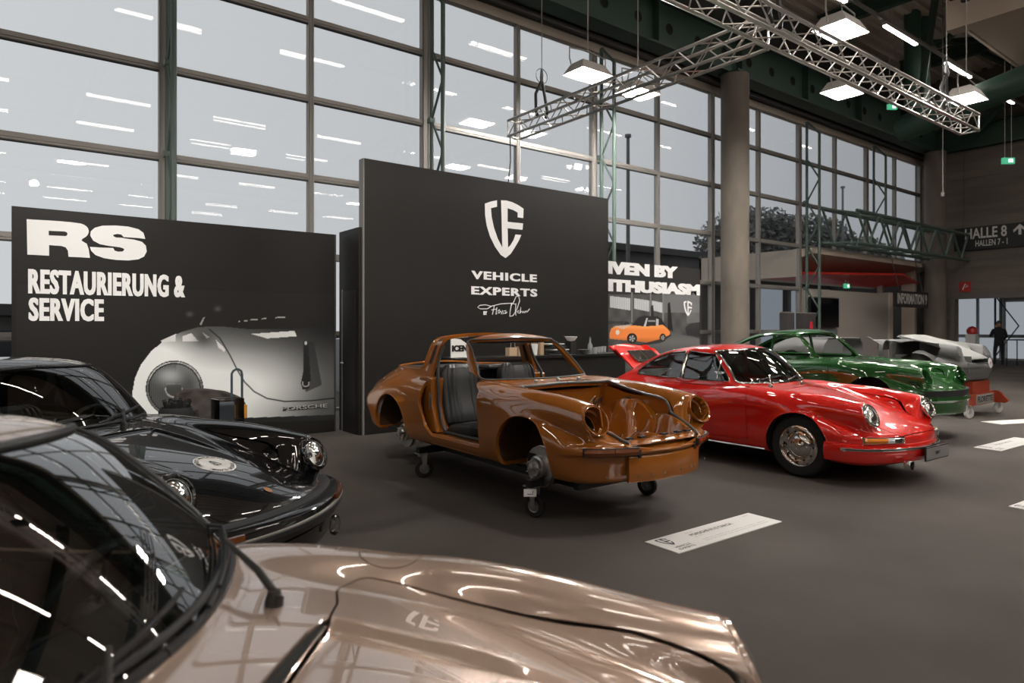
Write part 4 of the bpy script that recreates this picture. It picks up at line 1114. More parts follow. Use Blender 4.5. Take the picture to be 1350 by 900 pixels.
bn = empty('workshop_banner', (8.4, RS_Y, 0)); tag(bn, 'printed banner of a workshop with an orange car and white slogan', 'banner')
MB().box((0,0,0),(4.06,.10,2.84)).build('panel', M_dark, bn)
def art_bn(u, v):
    C = np.zeros(u.shape+(3,))+.075; C = C*(1+.25*np.sin(u*.35)*np.sin(v*.21))[..., None]
    C = np.where((v < 388)[..., None], .020, C)
    C = mixc(C, (.16,.16,.165), sm(382,392,v)*(u > 874)*(v < 412))
    for a, b, s_ in ((804,831,0),(836,856,3),(859,874,6)):
        w = pl(u, v, [(a,390+s_),(b,393+s_),(b,409+s_*.6),(a,405+s_*.6)]); C = mixc(C, (.62,.64,.66), (w < 0)*(.8+.2*np.sin(u*2.6)))
    for x in (833, 857.5, 874): C = mixc(C, (.20,.20,.205), (np.abs(u-x) < 1)*(v > 385)*(v < 425)*1.)
    fl = sm(0, 6, v-(436+.10*(u-870)*0+ (u<800)*40)) ; floor = pl(u, v, [(803,470),(840,458),(876,436),(925,447),(925,520),(803,520)])
    C = np.where((floor < 0)[..., None], np.stack([.085+.05*np.exp(-((v-450)/9)**2)]*3, -1), C)
    C = mixc(C, (.015,.015,.015), (pl(u,v,[(880,400),(883,398),(887,436),(880,434)]) < 0)*1.); C = mixc(C, (.015,.015,.015), (pl(u,v,[(858,403),(861,402),(862,420),(858,420)]) < 0)*1.)
    C = mixc(C, (.19,.19,.19), (pl(u,v,[(905,402),(925,400),(925,428),(905,426)]) < 0)*.5)
    C = mixc(C, (.03,.03,.032), (pl(u,v,[(904,432),(910,427),(925,425),(925,444),(906,441)],1) < 0)*1.)
    C = mixc(C, (.03,.03,.03), ((v > 423)*(v < 427)*(u < 822)*.8)); C = mixc(C, (.02,.02,.02), (np.hypot(u-826,v-427) < 3.5)*1.)
    C = mixc(C, (.02,.02,.02), (pl(u,v,[(850,453),(880,440),(884,442),(870,451),(842,455)],1) < 0)*.9)
    cab = pl(u,v,[(833,429),(842,418.5),(848,416.5),(866,417),(872,421),(877,430)],.5); C = mixc(C, (.02,.02,.022), (cab < 0)*1.)
    C = mixc(C, (.62,.62,.62), (pl(u,v,[(848,431),(852,419),(854,419),(851,431)]) < 0)*.9); C = mixc(C, (.60,.60,.60), (pl(u,v,[(864.5,429),(865,420),(868,420.5),(868,429)]) < 0)*.9)
    C = mixc(C, (.5,.5,.5), (pl(u,v,[(854,422),(864,422),(864,424),(854,424)]) < 0)*.6)
    car = pl(u,v,[(804,439),(806,433),(812,430),(834,429),(849,430.5),(866,429.5),(873,428),(880,434),(883,438),(882,441),(872,446),(852,451),(838,449),(812,447),(804,446)],.4)
    C = mixc(C, (.83,.24,.055), (car < 0)*1.); C = mixc(C, (.95,.42,.15), (car < 0)*.5*np.exp(-((v-431)/2.5)**2)); C = mixc(C, (.30,.07,.02), (car < 0)*.5*sm(443,450,v))
    C = mixc(C, (.75,.7,.65), (np.hypot((u-814)/.8,v-438) < 3.2)*.9); C = mixc(C, (.6,.55,.5), (pl(u,v,[(808,430),(834,427),(822,434)]) < 0)*.6)
    for cx, cy, r_ in ((833,446,7),(873.5,445,5.5)):
        rr = np.hypot((u-cx)/(.95 if cx < 850 else .75), v-cy); C = mixc(C, (.010,.010,.010), (rr < r_)*1.); C = mixc(C, (.45,.45,.45), (rr < r_*.6)*(.5+.5*np.cos(5*np.arctan2(v-cy, u-cx))))
    return np.clip(C, .005, .95)
print_mesh('photo_print', 8.95, 12.44, .02, 2.83, RS_Y, 460, 330, art_bn, bn, M_ink).location = (-8.4, -.004, 0)
bx = 8.4
def btext(txt, l, r, tl, bl, th):
    xa, zt = onwall(l, tl, RS_Y); _, zb = onwall(l, bl, RS_Y); xb, _ = onwall(r, 360, RS_Y)
    return text_mesh(txt, xb-xa, zt-zb, .06, .012).build('lettering', M_white, bn, (xa-bx, -.007, zb))
# whole slogan; its start runs on behind the tall wall
xa, zt = onwall(804, 344, RS_Y); xb, _ = onwall(893.5, 366, RS_Y); _, zb = onwall(804, 361, RS_Y); w7 = (xb-xa)
text_mesh('DRIVEN BY', w7*1.42, zt-zb, .06, .014).build('lettering', M_white, bn, (xb-w7*1.42-bx, -.007, zb))
xa, zt = onwall(804, 367.5, RS_Y); xb, _ = onwall(922.5, 390, RS_Y); _, zb = onwall(804, 384, RS_Y); w7 = (xb-xa)
text_mesh('ENTHUSIASM', w7*1.24, zt-zb, .06, .014).build('lettering', M_white, bn, (xb-w7*1.24-bx, -.007, zb))
def zs_(a, b):
    return onwall(901+(a-195)/255*11, 396.5+(b-70)/380*20, RS_Y)
wall_poly('shield_mark', SH_L, bn, RS_Y, zs_, -.008, M_white); wall_poly('shield_mark', SH_B, bn, RS_Y, zs_, -.008, M_white)

# ------------------------------------------------------------------ counter and what stands on it
ct = empty('bar_counter', (0, 0, 0)); tag(ct, 'long black bar counter in front of the tall logo wall', 'counter')
MB().box((4.9,7.62,0),(8.2,8.12,1.06)).build('body', mat('counter_black', (.006,.006,.006), .5), ct); MB().box((4.85,7.58,1.06),(8.25,8.16,1.10)).build('worktop', mat('counter_top', (.009,.009,.009), .35), ct)
def onbar(px, Y=7.85): return onwall(px, 460, Y)[0]
M_kraft = mat('kraft_paper', (.42,.30,.20), .8); M_paperw = mat('white_card', (.65,.65,.63), .7)
for px, h, lab in ((674,.12,'brown kraft paper bag on the bar, left of the open one'),(686,.13,'squat brown kraft bag with twisted handles on the bar')):
    t = empty('paper_bag', (onbar(px), 7.85, 1.10)); tag(t, lab, 'bag')
    MB().box((-.07,-.05,0),(.07,.05,h)).build('sack', M_kraft, t)
    MB().tube([(-.04,-.04,h),(-.035,-.04,h+.12),(0,-.04,h+.16),(.035,-.04,h+.12),(.04,-.04,h)], .004, 6).build('handle', M_kraft, t)
t = empty('straw_cup', (onbar(704), 7.85, 1.10)); tag(t, 'white cup full of wooden stirrers on the bar', 'cup')
MB().lathe([(.001,.004),(.05,.004),(.065,.17),(.06,.17),(.048,.02),(.001,.02)], None, 20).build('cup_body', M_paperw, t)
for i in range(6): MB().tube([(.02*math.cos(i*1.05),.02*math.sin(i*1.05),.02),(.045*math.cos(i*1.05),.045*math.sin(i*1.05),.22+.012*(i % 3))], .005, 5).build('stirrer', M_kraft, t)
o = MB().box((-.035,-.035,0),(.035,.035,.27)).build('wooden_block', mat('pale_wood', (.45,.33,.22), .6, noise=(6,(.36,.25,.16),3,(8,8,1))), None, (onbar(713), 7.85, 1.10), bevel=.003); tag(o, 'upright pale wooden block on the bar', 'block')
t = empty('leaflet_fan', (onbar(729), 7.85, 1.10)); tag(t, 'fan of dark and pale leaflets on the bar', 'leaflets')
for i in range(4): MB().box((-.02-.05*i,-.1,.02+.045*i),(.30-.05*i,.1,.035+.045*i)).build('leaflet', M_paperw if i % 2 else MT['rubber'], t)
MB().box((-.16,-.1,0),(.2,.1,.02)).build('tray', MT['rubber'], t)
t = empty('white_bowl', (onbar(750), 7.80, 1.10)); tag(t, 'white bowl on a dark stand on the bar', 'bowl')
MB().lathe([(.001,.20),(.06,.21),(.10,.27),(.095,.275),(.055,.22),(.001,.215)], None, 24).build('bowl_body', M_paperw, t); MB().box((-.06,-.06,0),(.06,.06,.20)).build('stand', MT['rubber'], t)
t = empty('glass_bottle', (onbar(778), 7.85, 1.10)); tag(t, 'clear glass bottle on the right part of the bar', 'bottle')
MB().lathe([(.001,0),(.04,0),(.042,.02),(.042,.13),(.016,.18),(.015,.24),(.02,.245),(.001,.25)], None, 20).build('bottle_glass', mat('clear_bottle', (.55,.58,.58), .12, trans=.6), t); MB().lathe([(.018,.245),(.018,.27),(.001,.272)], None, 12).build('stopper', MT['chrome'], t)
for i, (px, Y) in enumerate(((784,7.66),(788,7.80),(792,7.92),(796,8.04))):
    o = MB().lathe([(.001,0),(.035,0),(.045,.10),(.042,.10),(.032,.01),(.001,.01)], None, 20).build('drinking_glass', mat('clear_tumbler', (.6,.63,.63), .1, trans=.6), None, (onbar(px, Y), Y, 1.10)); tag(o, 'clear tumbler at the right end of the bar, %s' % ('nearest the front edge','second from the front edge','third from the front edge','nearest the wall')[i], 'glass', 'tumblers at the bar end')
t = empty('steel_bowl', (onbar(770, 7.7), 7.70, 1.10)); tag(t, 'small grey steel bowl beside the bottle', 'bowl'); MB().lathe([(.001,0),(.05,0),(.10,.07),(.096,.07),(.048,.01),(.001,.01)], None, 24).build('bowl_body', MT['alloy'], t)
t = empty('round_sign', (onbar(589, 7.85), 7.85, 1.10)); t.location.x = 5.08; tag(t, 'white rounded table sign with black capitals on the left end of the bar', 'sign')
MB().prism([(-.13,0),(.20,0),(.19,.10),(.13,.19),(.03,.25),(-.13,.27)], -.008, .008, Matrix.Rotation(R(90), 4, 'X')).build('board', M_paperw, t)
text_mesh('ICEN', .26, .09, .05, .004).build('lettering', M_black, t, (-.12, -.012, .08))

# lounge corner by the RS wall
def at_floor(px, Y): return onwall(px, 500, Y)[0]
t = empty('tufted_chair', (onwall(277,500,8.35)[0], 8.35, 0), R(20)); tag(t, 'dark brown tufted barrel chair in front of the printed headlamp', 'chair')
M_vel = mat('brown_black_velvet', (.036,.028,.024), .7)
vs, fs = [], []; nu, nv = 40, 14
for j in range(nv+1):
    v = j/nv
    for i in range(nu+1):
        a = R(-35+250*i/nu); hgt = .38+.40*v*(.55+.45*math.sin(max(0, min(math.pi, (a+R(35))/R(250)*math.pi)))); rr = .25+.09*math.sin(v*1.5)
        tf = .018*abs(math.sin(v*6.3+i*.48))*abs(math.sin(v*6.3-i*.48))
        vs.append(((rr-tf)*math.cos(a), (rr-tf)*math.sin(a), hgt))
for j in range(nv):
    for i in range(nu): k = j*(nu+1)+i; fs.append((k, k+1, k+nu+2, k+nu+1))
o = MB().add(vs, fs, True).build('shell', M_vel, t); s_ = o.modifiers.new('s', 'SOLIDIFY'); s_.thickness = .05; s_.offset = 1
MB().lathe([(.001,.46),(.20,.455),(.245,.43),(.25,.38),(.20,.35),(.001,.35)], None, 28).build('seat_pad', M_vel, t)
for i in range(4):
    a = R(45+90*i); MB().tube([(.14*math.cos(a),.14*math.sin(a),.36),(.22*math.cos(a),.22*math.sin(a),0)], [.016,.010], 8).build('leg', MT['black'], t)
t = empty('leaflet_holder', (onwall(300,500,7.7)[0], 7.7, 0), R(10)); tag(t, 'clear acrylic leaflet box on a dark plinth beside the tufted chair', 'leaflet holder')
MB().box((-.14,-.10,0),(.14,.10,.42)).build('plinth', mat('slate_plinth', (.045,.05,.055), .4), t); m = MB()
for a, b in (((-.14,-.10,.42),(.14,-.092,.74)),((-.14,.092,.42),(.14,.10,.74)),((-.14,-.10,.42),(-.132,.10,.74)),((.132,-.10,.42),(.14,.10,.74))): m.box(a, b)
m.build('acrylic_box', glass_mat('acrylic', (.90,.93,.95), 1.45, .05, 2), t); MB().box((-.13,-.05,.42),(.05,.0,.70)).build('leaflet', mat('grey_leaflet', (.16,.17,.19), .6), t)
t = empty('hand_truck', (onwall(312,500,8.1)[0], 8.1, 0), R(0)); tag(t, 'grey green tubular hand truck frame standing before the RS wall', 'hand truck')
M_ht = mat('blue_grey_tube', (.07,.10,.11), .35, metal=.4)
MB().tube([(-.055,0,.03),(-.055,0,.98),(-.04,0,1.01),(-.01,0,1.03),(.02,0,1.03),(.05,0,1.01),(.06,0,.97),(.06,0,.03)], .014, 8).build('handle_frame', M_ht, t)
m = MB(); [m.tube([(-.055,0,z),(.06,0,z)], .009, 6) for z in (.2,.45,.6)]; m.box((-.10,-.16,0),(.10,.0,.02)); m.build('toe_plate', M_ht, t)
for sx in (-.11,.115): MB().lathe([(.001,-.015),(.06,-.015),(.065,0),(.06,.015),(.001,.015)], Matrix.Translation((sx,.05,.065)) @ Matrix.Rotation(R(90),4,'Y'), 20).build('wheel', MT['tyre'], t)
MB().box((-.03,-.10,.47),(.09,-.02,.62)).build('amber_box', mat('amber_plastic', (.5,.22,.03), .4), t)
t = empty('black_planter', (onwall(232,500,7.9)[0], 7.9, 0)); tag(t, 'black rounded planter left of the tufted chair', 'planter')
MB().lathe([(.001,0),(.12,0),(.16,.25),(.17,.62),(.15,.66),(.13,.62),(.001,.60)], None, 24).build('pot', MT['black'], t)
m = MB(); rg = random.Random(3)
for i in range(26):
    a = rg.uniform(0, 6.28); r_ = rg.uniform(.02,.10); m.tube([(r_*math.cos(a), r_*math.sin(a), .60),(r_*1.5*math.cos(a), r_*1.5*math.sin(a), .70+rg.uniform(0,.05))], .02, 5)
m.build('dark_leaves', MT['black'], t)

# ------------------------------------------------------------------ floor signs
M_ply = mat('white_floor_board', (.60,.585,.565), .55); M_inkd = mat('dark_print', (.03,.03,.03), .6); M_inkg = mat('grey_print', (.22,.21,.20), .6)
def floor_sign(corners, lab, title=None, detail=True):
    """corners: far-left(start), far-right, near-right, near-left as photo points"""
    P = [Vector((*onfloor(*c), 0)) for c in corners]; o0 = P[3]; ex = (P[2]-P[3]); L = ex.length; ex.normalize(); ey = Vector((-ex.y, ex.x, 0)); W = abs((P[0]-P[3]).dot(ey))
    t = empty('floor_sign', (o0.x, o0.y, .0), math.atan2(ex.y, ex.x)); tag(t, lab, 'floor sign')
    MB().box((0,0,0),(L,W,.006)).build('board', M_ply, t)
    def txt(s_, x, y, w, h, m=M_inkd, b=.02):
        o = text_mesh(s_, w, h, b, 0).build('print', m, t, (x, y, .0075), (R(-90), 0, 0)); return o
    if detail:
        X0 = L*.05; s2 = W*.5
        def sq(a, b): return ((a-195)/255*s2*.67+X0, W*.93-(b-70)/380*s2)
        for S_ in (SH_L, SH_B):
            bm = bmesh.new(); f = bm.faces.new([bm.verts.new((*sq(*p), .0075)) for p in S_]); bmesh.ops.triangulate(bm, faces=[f]); me = bpy.data.meshes.new('m'); bm.to_mesh(me); bm.free(); new_obj('shield_print', me, M_inkd, t)
        txt('VEHICLE', X0, W*.24, W*.55, W*.09); txt('EXPERTS', X0, W*.10, W*.55, W*.09)
        txt('COUPE', L*.30, W*.80, W*.3, W*.05, M_inkg, 0); txt(title or 'PORSCHE 911', L*.30, W*.60, L*.40, W*.13); txt('BJ. 1970', L*.30, W*.48, W*.3, W*.06, M_inkg, 0)
        for q in (.28,.18): txt('nnnn nn nnnnnn nnn nnnnnnnn nn nnnnn nnnnnn', L*.30, W*q, L*.62, W*.035, M_inkg, 0)
        txt('1. Hand', L*.86, W*.84, L*.08, W*.06, M_inkg, 0)
    return t
floor_sign([(848,715.5),(986,678.5),(1031,688),(895,730)], 'white floor sign on the carpet before the orange body shell', 'PORSCHE 911S TARGA')
floor_sign([(1283,590),(1327,578.5),(1372,580.5),(1320,594.5)], 'white floor sign on the carpet right of the red coupe', 'PORSCHE 911')
floor_sign([(1298,555.5),(1352,553.5),(1400,555),(1320,559.5)], 'far white floor sign in front of the orange dolly', None, False)
floor_sign([(1328,668.5),(1372,652),(1420,660),(1378,677)], 'white floor sign cut by the right edge of the picture', 'PORSCHE 911')
# ------------------------------------------------------------------ the cars
def place(t, r, d, yaw_deg, lift=0):
    x, y = rd(r, d); t.location = (x, y, lift); t.rotation_euler = (0, 0, R(yaw_deg)+VIEW_A-math.pi/2)
POSE = {'red': (3.50, 7.19, -54.3, 0), 'orange': (.70, 5.76, -53.0, .155), 'green': (5.55, 9.69, -52.1, .18),
        'black': (-2.11, 4.05, -16.4, .0), 'champagne': (-.085, 1.226, -4.2, 0)}
def pix_ray(pose, px, py):
    """photo point -> ray in the car's own frame"""
    r, d, yaw, lift = pose; a = R(yaw); ux, uz = (px-675)/FPX, (HOR-py)/FPX
    ca, sa = math.cos(a), math.sin(a)
    f = lambda R_, D_: ((R_-r)*ca+(D_-d)*sa, -(R_-r)*sa+(D_-d)*ca)
    o = f(0, 0); e = f(ux, 1.0)
    return np.array([o[0], o[1], CAM_H-lift]), np.array([e[0]-o[0], e[1]-o[1], uz])
def hit(pose, px, py, **kw):
    o, e = pix_ray(pose, px, py); s = np.linspace(.3, 16, 8000); P = o[None]+e[None]*s[:, None]
    f = carF(P[:, 0], P[:, 1], P[:, 2], **kw); i = int(np.argmax(f < 0)); return P[i] if f[i] < 0 else None
def radial(z, ang, x0=.25, **kw):
    """outermost skin point at height z in direction ang (0 = forward) seen from (x0,0)"""
    lo, hi = .05, 1.6; c, s_ = math.cos(R(ang)), math.sin(R(ang))
    for _ in range(30):
        m = (lo+hi)/2
        if carF(np.array([x0+m*c]), np.array([m*s_]), np.array([z]), **kw)[0] < 0: lo = m
        else: hi = m
    return (x0+lo*c, lo*s_, z)
def front_path(z, a0, a1, n, **kw): return [radial(z, a, **kw) for a in np.linspace(a0, a1, n)]
def ws_pt(y, z, off=.01, **kw):
    lo, hi = -1.35, -.2
    for _ in range(26):
        m = (lo+hi)/2
        if carF(np.array([m]), np.array([y]), np.array([z]), **kw)[0] < 0: lo = m
        else: hi = m
    return Vector((lo+off*.65, y, z+off*.76))
def deck_pt(x, y, off=0, **kw):
    lo, hi = .4, 1.4
    for _ in range(26):
        m = (lo+hi)/2
        if carF(np.array([x]), np.array([y]), np.array([m]), **kw)[0] < 0: lo = m
        else: hi = m
    return Vector((x, y, lo+off))
def wipers(root, mw, pivots=(.18, -.42), L=.50, dirn=1, z=.965):
    for y0 in pivots:
        p = deck_pt(-.47-.10*(y0/.6)**2, y0); t = MB()
        t.lathe([(.022,-.01),(.022,.012),(.014,.035),(.001,.038)], Matrix.Translation(p), 14)
        k = Vector((p.x, p.y, p.z+.030)); e = ws_pt(y0+dirn*.16, z-.02, .035)
        t.tube([k, k.lerp(e, .3)+Vector((0,0,.012)), e], [.010,.009,.006], 8)
        t.tube([p+Vector((0,0,.02)), p+Vector((.035,-.03*dirn,.03))], [.008,.003], 6)
        a = w = t.build('wiper_arm', mw, root)
        b = MB(); pts = [ws_pt(y0+dirn*.16+q*L, z-.035+.05*abs(q)*dirn*(1 if q > 0 else -1), .012) for q in np.linspace(-.5, .5, 9)]
        b.tube(pts, .006, 6); b.tube([p_+Vector((.008,0,.012)) for p_ in pts[1:-1]], .005, 6); b.build('wiper_blade', MT['rubber'], a)

def early_bumper(root, P, full=True):
    path = front_path(.36, -86, 86, 61); path = [(x, y*1.008, 0.0) for x, y, z in path]
    prof = [(-.05,.235),(.0,.24),(.020,.29),(.024,.36),(.016,.405),(-.015,.418),(-.05,.416)]
    b = MB().sweep(path, prof).build('front_bumper', P, root)
    s = MB().sweep(path[4:-4], [(.018,.352),(.038,.355),(.040,.378),(.018,.383)]).build('bumper_trim', MT['chrome'], b)
    MB().sweep(path[5:-5], [(.038,.360),(.0425,.362),(.0425,.371),(.038,.373)]).build('rubber_insert', MT['rubber'], s)
    return b, path
def indicator(root, sg, lens_a=None, z=.448, grille=True, dark=False):
    def seg(a0, a1, dz0, dz1, out, m, nm, par):
        pt = front_path(z+.005, min(a0, a1), max(a0, a1), 14); pt = [(x, y*sg, 0) for x, y, _ in pt]
        if sg < 0: pt = pt[::-1]
        return MB().sweep(pt, [(-.02,z+dz0),(out*.75,z+dz0),(out,(2*z+dz0+dz1)/2),(out*.7,z+dz1),(-.02,z+dz1)]).build(nm, m, par)
    rim = seg(30, 62, -.026, .034, .012, MT['chrome'] if not dark else MT['rubber'], 'indicator', root)
    am = mat('amber_lens', (.75,.22,.02), .12, coat=1) if not dark else mat('dark_amber_lens', (.14,.035,.006), .15, coat=1)
    seg(46, 61, -.020, .028, .030, am, 'amber_lens', rim)
    if grille:
        seg(40.5, 45.8, -.020, .028, .028, mat('clear_lens', (.75,.75,.75), .12, coat=1), 'clear_lens', rim)
        for k in range(4): seg(31, 40, -.020+.0125*k, -.0135+.0125*k, .026, MT['chrome'], 'horn_grille_bar', rim)
        seg(31, 40, -.020, .028, .016, mat('grille_dark_chrome', (.10,.10,.10), .3, metal=.8), 'horn_grille', rim)  # base plate behind the bars, in dark chrome
    else: seg(31, 45.5, -.020, .028, .028, am, 'lamp_section', rim)
    return rim

def caster(parent, x, y, z_mount, rad=.08, white=False, rot=0, floor=0, plate=None):
    """swivel caster; floor is the z of the ground in the parent's frame"""
    t = MB(); a = rot; c, s_ = math.cos(a), math.sin(a); cx, cy = x+.03*c, y+.03*s_; cz = floor+rad
    Mw = Matrix.Translation((cx, cy, cz)) @ Matrix.Rotation(a, 4, 'Z') @ Matrix.Rotation(R(90), 4, 'X')
    h = .022
    for sg in (-1, 1):
        o = Vector((-s_, c, 0))*(.034*sg)
        t.prism([(-.030,0),(.030,0),(.018,-(z_mount-cz)),(-.018,-(z_mount-cz))], -.002, .002, Matrix.Translation((cx+o.x, cy+o.y, z_mount)) @ Matrix.Rotation(a, 4, 'Z') @ Matrix.Rotation(R(90), 4, 'X'))
    t.cbox((x, y, z_mount), (.10,.10,.010)); t.lathe([(.001,.0),(.035,0),(.035,.03),(.001,.03)], Matrix.Translation((x, y, z_mount-.03)), 14)
    f = t.build('caster', mat('zinc_plate', (.45,.45,.44), .35, metal=.9), parent)
    MB().lathe([(rad*.55,-h),(rad*.9,-h),(rad,-h*.5),(rad,h*.5),(rad*.9,h),(rad*.55,h)], Mw, 28).build('caster_tyre', mat('white_nylon', (.55,.54,.52), .5) if white else MT['tyre'], f)
    MB().lathe([(.001,-h*1.2),(.014,-h*1.2),(.016,-h*.6),(rad*.5,-h*.5),(rad*.56,-h*.9),(rad*.56,h*.9),(rad*.5,h*.5),(.016,h*.6),(.014,h*1.2),(.001,h*1.2)], Mw, 24).build('caster_hub', MT['alloy'] if not white else mat('white_nylon', (.55,.54,.52)), f)
    return f

# --- red coupe ------------------------------------------------------
P_red = paint('gloss_red_paint', (.66,.012,.007)); P_red.node_tree.nodes['Principled BSDF'].inputs['Roughness'].default_value = .3
cfg = dict(paint=P_red, glass=True, trim=MT['chrome'], trim_r=.013, hood='on', door='on', lid='gone', vent=True, lights='on', wheels='chrome', nx=190, na=130)
red = make_car('red_coupe', cfg); place(red, *POSE['red']); tag(red, 'glossy red coupe with chrome hubcaps and open engine lid, between orange shell and green car', 'car')
early_bumper(red, P_red)
for sg in (-1, 1): indicator(red, sg)
for sg in (-1, 1):
    pq = []
    for z in np.linspace(.925, 1.135, 8):
        lo, hi = .3, 1.0
        for _ in range(24):
            q = (lo+hi)/2
            if carF(np.array([-1.05]), np.array([q]), np.array([z]))[0] < 0: lo = q
            else: hi = q
        pq.append((-1.05, sg*(lo+.001), z))
    MB().tube(pq, .008, 6).build('vent_window_bar', MT['chrome'], red)
    MB().tube([(x, y*1.0, z) for x, y, z in [(-1.562, sg*(.678-(z-.885)*.36-.10*(z-1.05)**2+.004), z) for z in np.linspace(.92, 1.20, 8)]], .016, 6).build('pillar_trim', MT['chrome'], red)
wipers(red, MT['chrome'], (.10, -.42), .46, 1, .965)
m = MB(); sill = [(-.36,-.765,.235),(-.9,-.785,.235),(-1.9,-.785,.235)]
for sg in (-1, 1): MB().tube([(x, y*-sg, z) for x, y, z in sill], .014, 8).build('sill_trim', MT['chrome'], red)
fl = MB().lathe([(.001,.0),(.045,0),(.05,.03),(.04,.06),(.001,.065)], frame_to((.86,-.36,.225), (1,-.1,0)), 20).build('fog_lamp', MT['chrome'], red)
MB().lathe([(.043,.031),(.035,.036),(.001,.037)], frame_to((.89,-.363,.225), (1,-.1,0)), 20).build('fog_lens', MT['lens'], fl)
npl = MB().cbox((.925,.13,.30),(.012,.50,.13)).build('licence_plate', MT['rubber'], red); MB().cbox((.933,.13,.30),(.004,.475,.11)).build('plate_face', mat('silver_plate_face', (.30,.29,.28), .35, metal=.4), npl)
text_mesh('EBNT', .10, .030, .03).build('lettering', MT['rubber'], npl, (.937, .08, .287), (0, 0, R(90)))
# open engine lid
S = car_half(150, 90); D, _ = S.split(lambda V: g_lid(V)+.0022)
hx, hz = -2.60, .965; th = R(66)
def lidfn(V):
    x, z = V[:, 0]-hx, V[:, 2]-hz; return np.stack([hx+x*math.cos(th)+z*math.sin(th), V[:, 1], hz-x*math.sin(th)*1+z*math.cos(th)], 1)
def swing(s, fn):
    k = s.compact(); e = 1e-3; Nn = fn(k.V+k.N*e)-fn(k.V); Nn /= np.linalg.norm(Nn, axis=1, keepdims=True)+1e-9
    return Skin(fn(k.V), Nn, k.Q, k.P)
lid = skin_object('engine_lid', [swing(D, lidfn), swing(D.flip(), lidfn)], P_red, red, .02)
def lp(x, y, z): v = lidfn(np.array([[x, y, z]]))[0]; return Vector(v)
m = MB(); gx0, gx1 = -2.70, -2.92
def lz(x): return float(deck_pt(x, 0).z)
for k in range(15):
    x = gx0+(gx1-gx0)*k/14; z = lz(x)+.012; m.tube([lp(x,-.25,z), lp(x,.25,z)], .005, 5)
for yy in (-.25, 0, .25): m.tube([lp(gx0,yy,lz(gx0)+.014), lp(gx1,yy,lz(gx1)+.014)], .007, 5)
m.build('lid_grille', MT['chrome'], lid)
MB().add([lp(gx0,-.25,lz(gx0)+.004), lp(gx0,.25,lz(gx0)+.004), lp(gx1,.25,lz(gx1)+.004), lp(gx1,-.25,lz(gx1)+.004)], [(0,1,2,3)]).build('grille_backing', mat('grille_grey', (.12,.12,.12), .6), lid)
MB().box((-3.08,-.40,.42),(-2.6,.40,.72)).build('engine', mat('engine_dark', (.03,.03,.03), .6), red)

# --- orange targa shell ---------------------------------------------
P_or = paint('brown_orange_paint', (.30,.092,.008)); P_or.node_tree.nodes['Principled BSDF'].inputs['Roughness'].default_value = .35
M_seal = mat('grey_rubber_seal', (.035,.034,.033), .45)
_ro = poly_sd([(-.915,.905),(-1.155,1.20),(-1.165,1.45),(-1.60,1.45),(-1.60,.88),(-.915,.88)], .0)
_rr = poly_sd([(-1.80,.955),(-1.755,1.45),(-2.9,1.45),(-2.60,.94)], .01)
_dt = poly_sd([(-.62,.34),(-.62,.80),(-.76,.855),(-.93,.93),(-1.57,.93),(-1.60,.62),(-1.52,.42),(-1.42,.34)], .025)
_slot = poly_sd([(-1.655,1.00),(-1.655,1.17),(-1.70,1.17),(-1.712,1.00)], .008)
def orange_pre(root, S, both):
    a, S = S.split(lambda V: np.maximum(_ro(V[:, 0], V[:, 2]), .86-V[:, 2])); b, S = S.split(lambda V: _rr(V[:, 0], V[:, 2]))
    S2, S = S.split(lambda V: np.maximum(_dt(V[:, 0], V[:, 2]), .45-np.abs(V[:, 1])))
    trim_tube('rear_opening_rim', both(b), P_or, root, .012, n=8)
    sl, S = S.split(lambda V: np.maximum(_slot(V[:, 0], V[:, 2]), .3-np.abs(V[:, 1])))
    skin_object('vent_slot', both(sl), MT['rubber'], root, .004, offset=-.010)
    g, S = S.split(lambda V: V[:, 0]+3.06)
    for k in both(g): skin_object('primered_rear_corner', [k], mat('grey_brown_primer', (.17,.14,.12), .5), root, .012)
    return S
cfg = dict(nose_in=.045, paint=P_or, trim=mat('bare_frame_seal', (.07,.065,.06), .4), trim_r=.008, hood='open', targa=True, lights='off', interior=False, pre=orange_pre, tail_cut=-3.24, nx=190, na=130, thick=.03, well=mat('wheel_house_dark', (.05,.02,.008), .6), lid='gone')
orange = make_car('orange_body_shell', cfg); place(orange, *POSE['orange']); tag(orange, 'brown-orange open-top car body shell without wheels, doors or bonnet, on a dolly', 'car body')
S_h = cfg['hood_skin']
for s_ in (S_h, S_h.flip()):
    s_ = s_.compact()
    for path, closed in chain(s_, .5):
        pts = [s_.V[i]+s_.N[i]*.006 for i in path]; run = []
        k0 = next((k for k, p in enumerate(pts) if p[0] > .80), 0); pts = pts[k0:]+pts[:k0]
        for p in pts:
            if p[0] < .80 and (not run or np.linalg.norm(p-run[-1]) > .012): run.append(p)
        MB().tube(run, .013, 8).build('bonnet_seal', mat('bonnet_rubber', (.09,.08,.07), .4), orange)
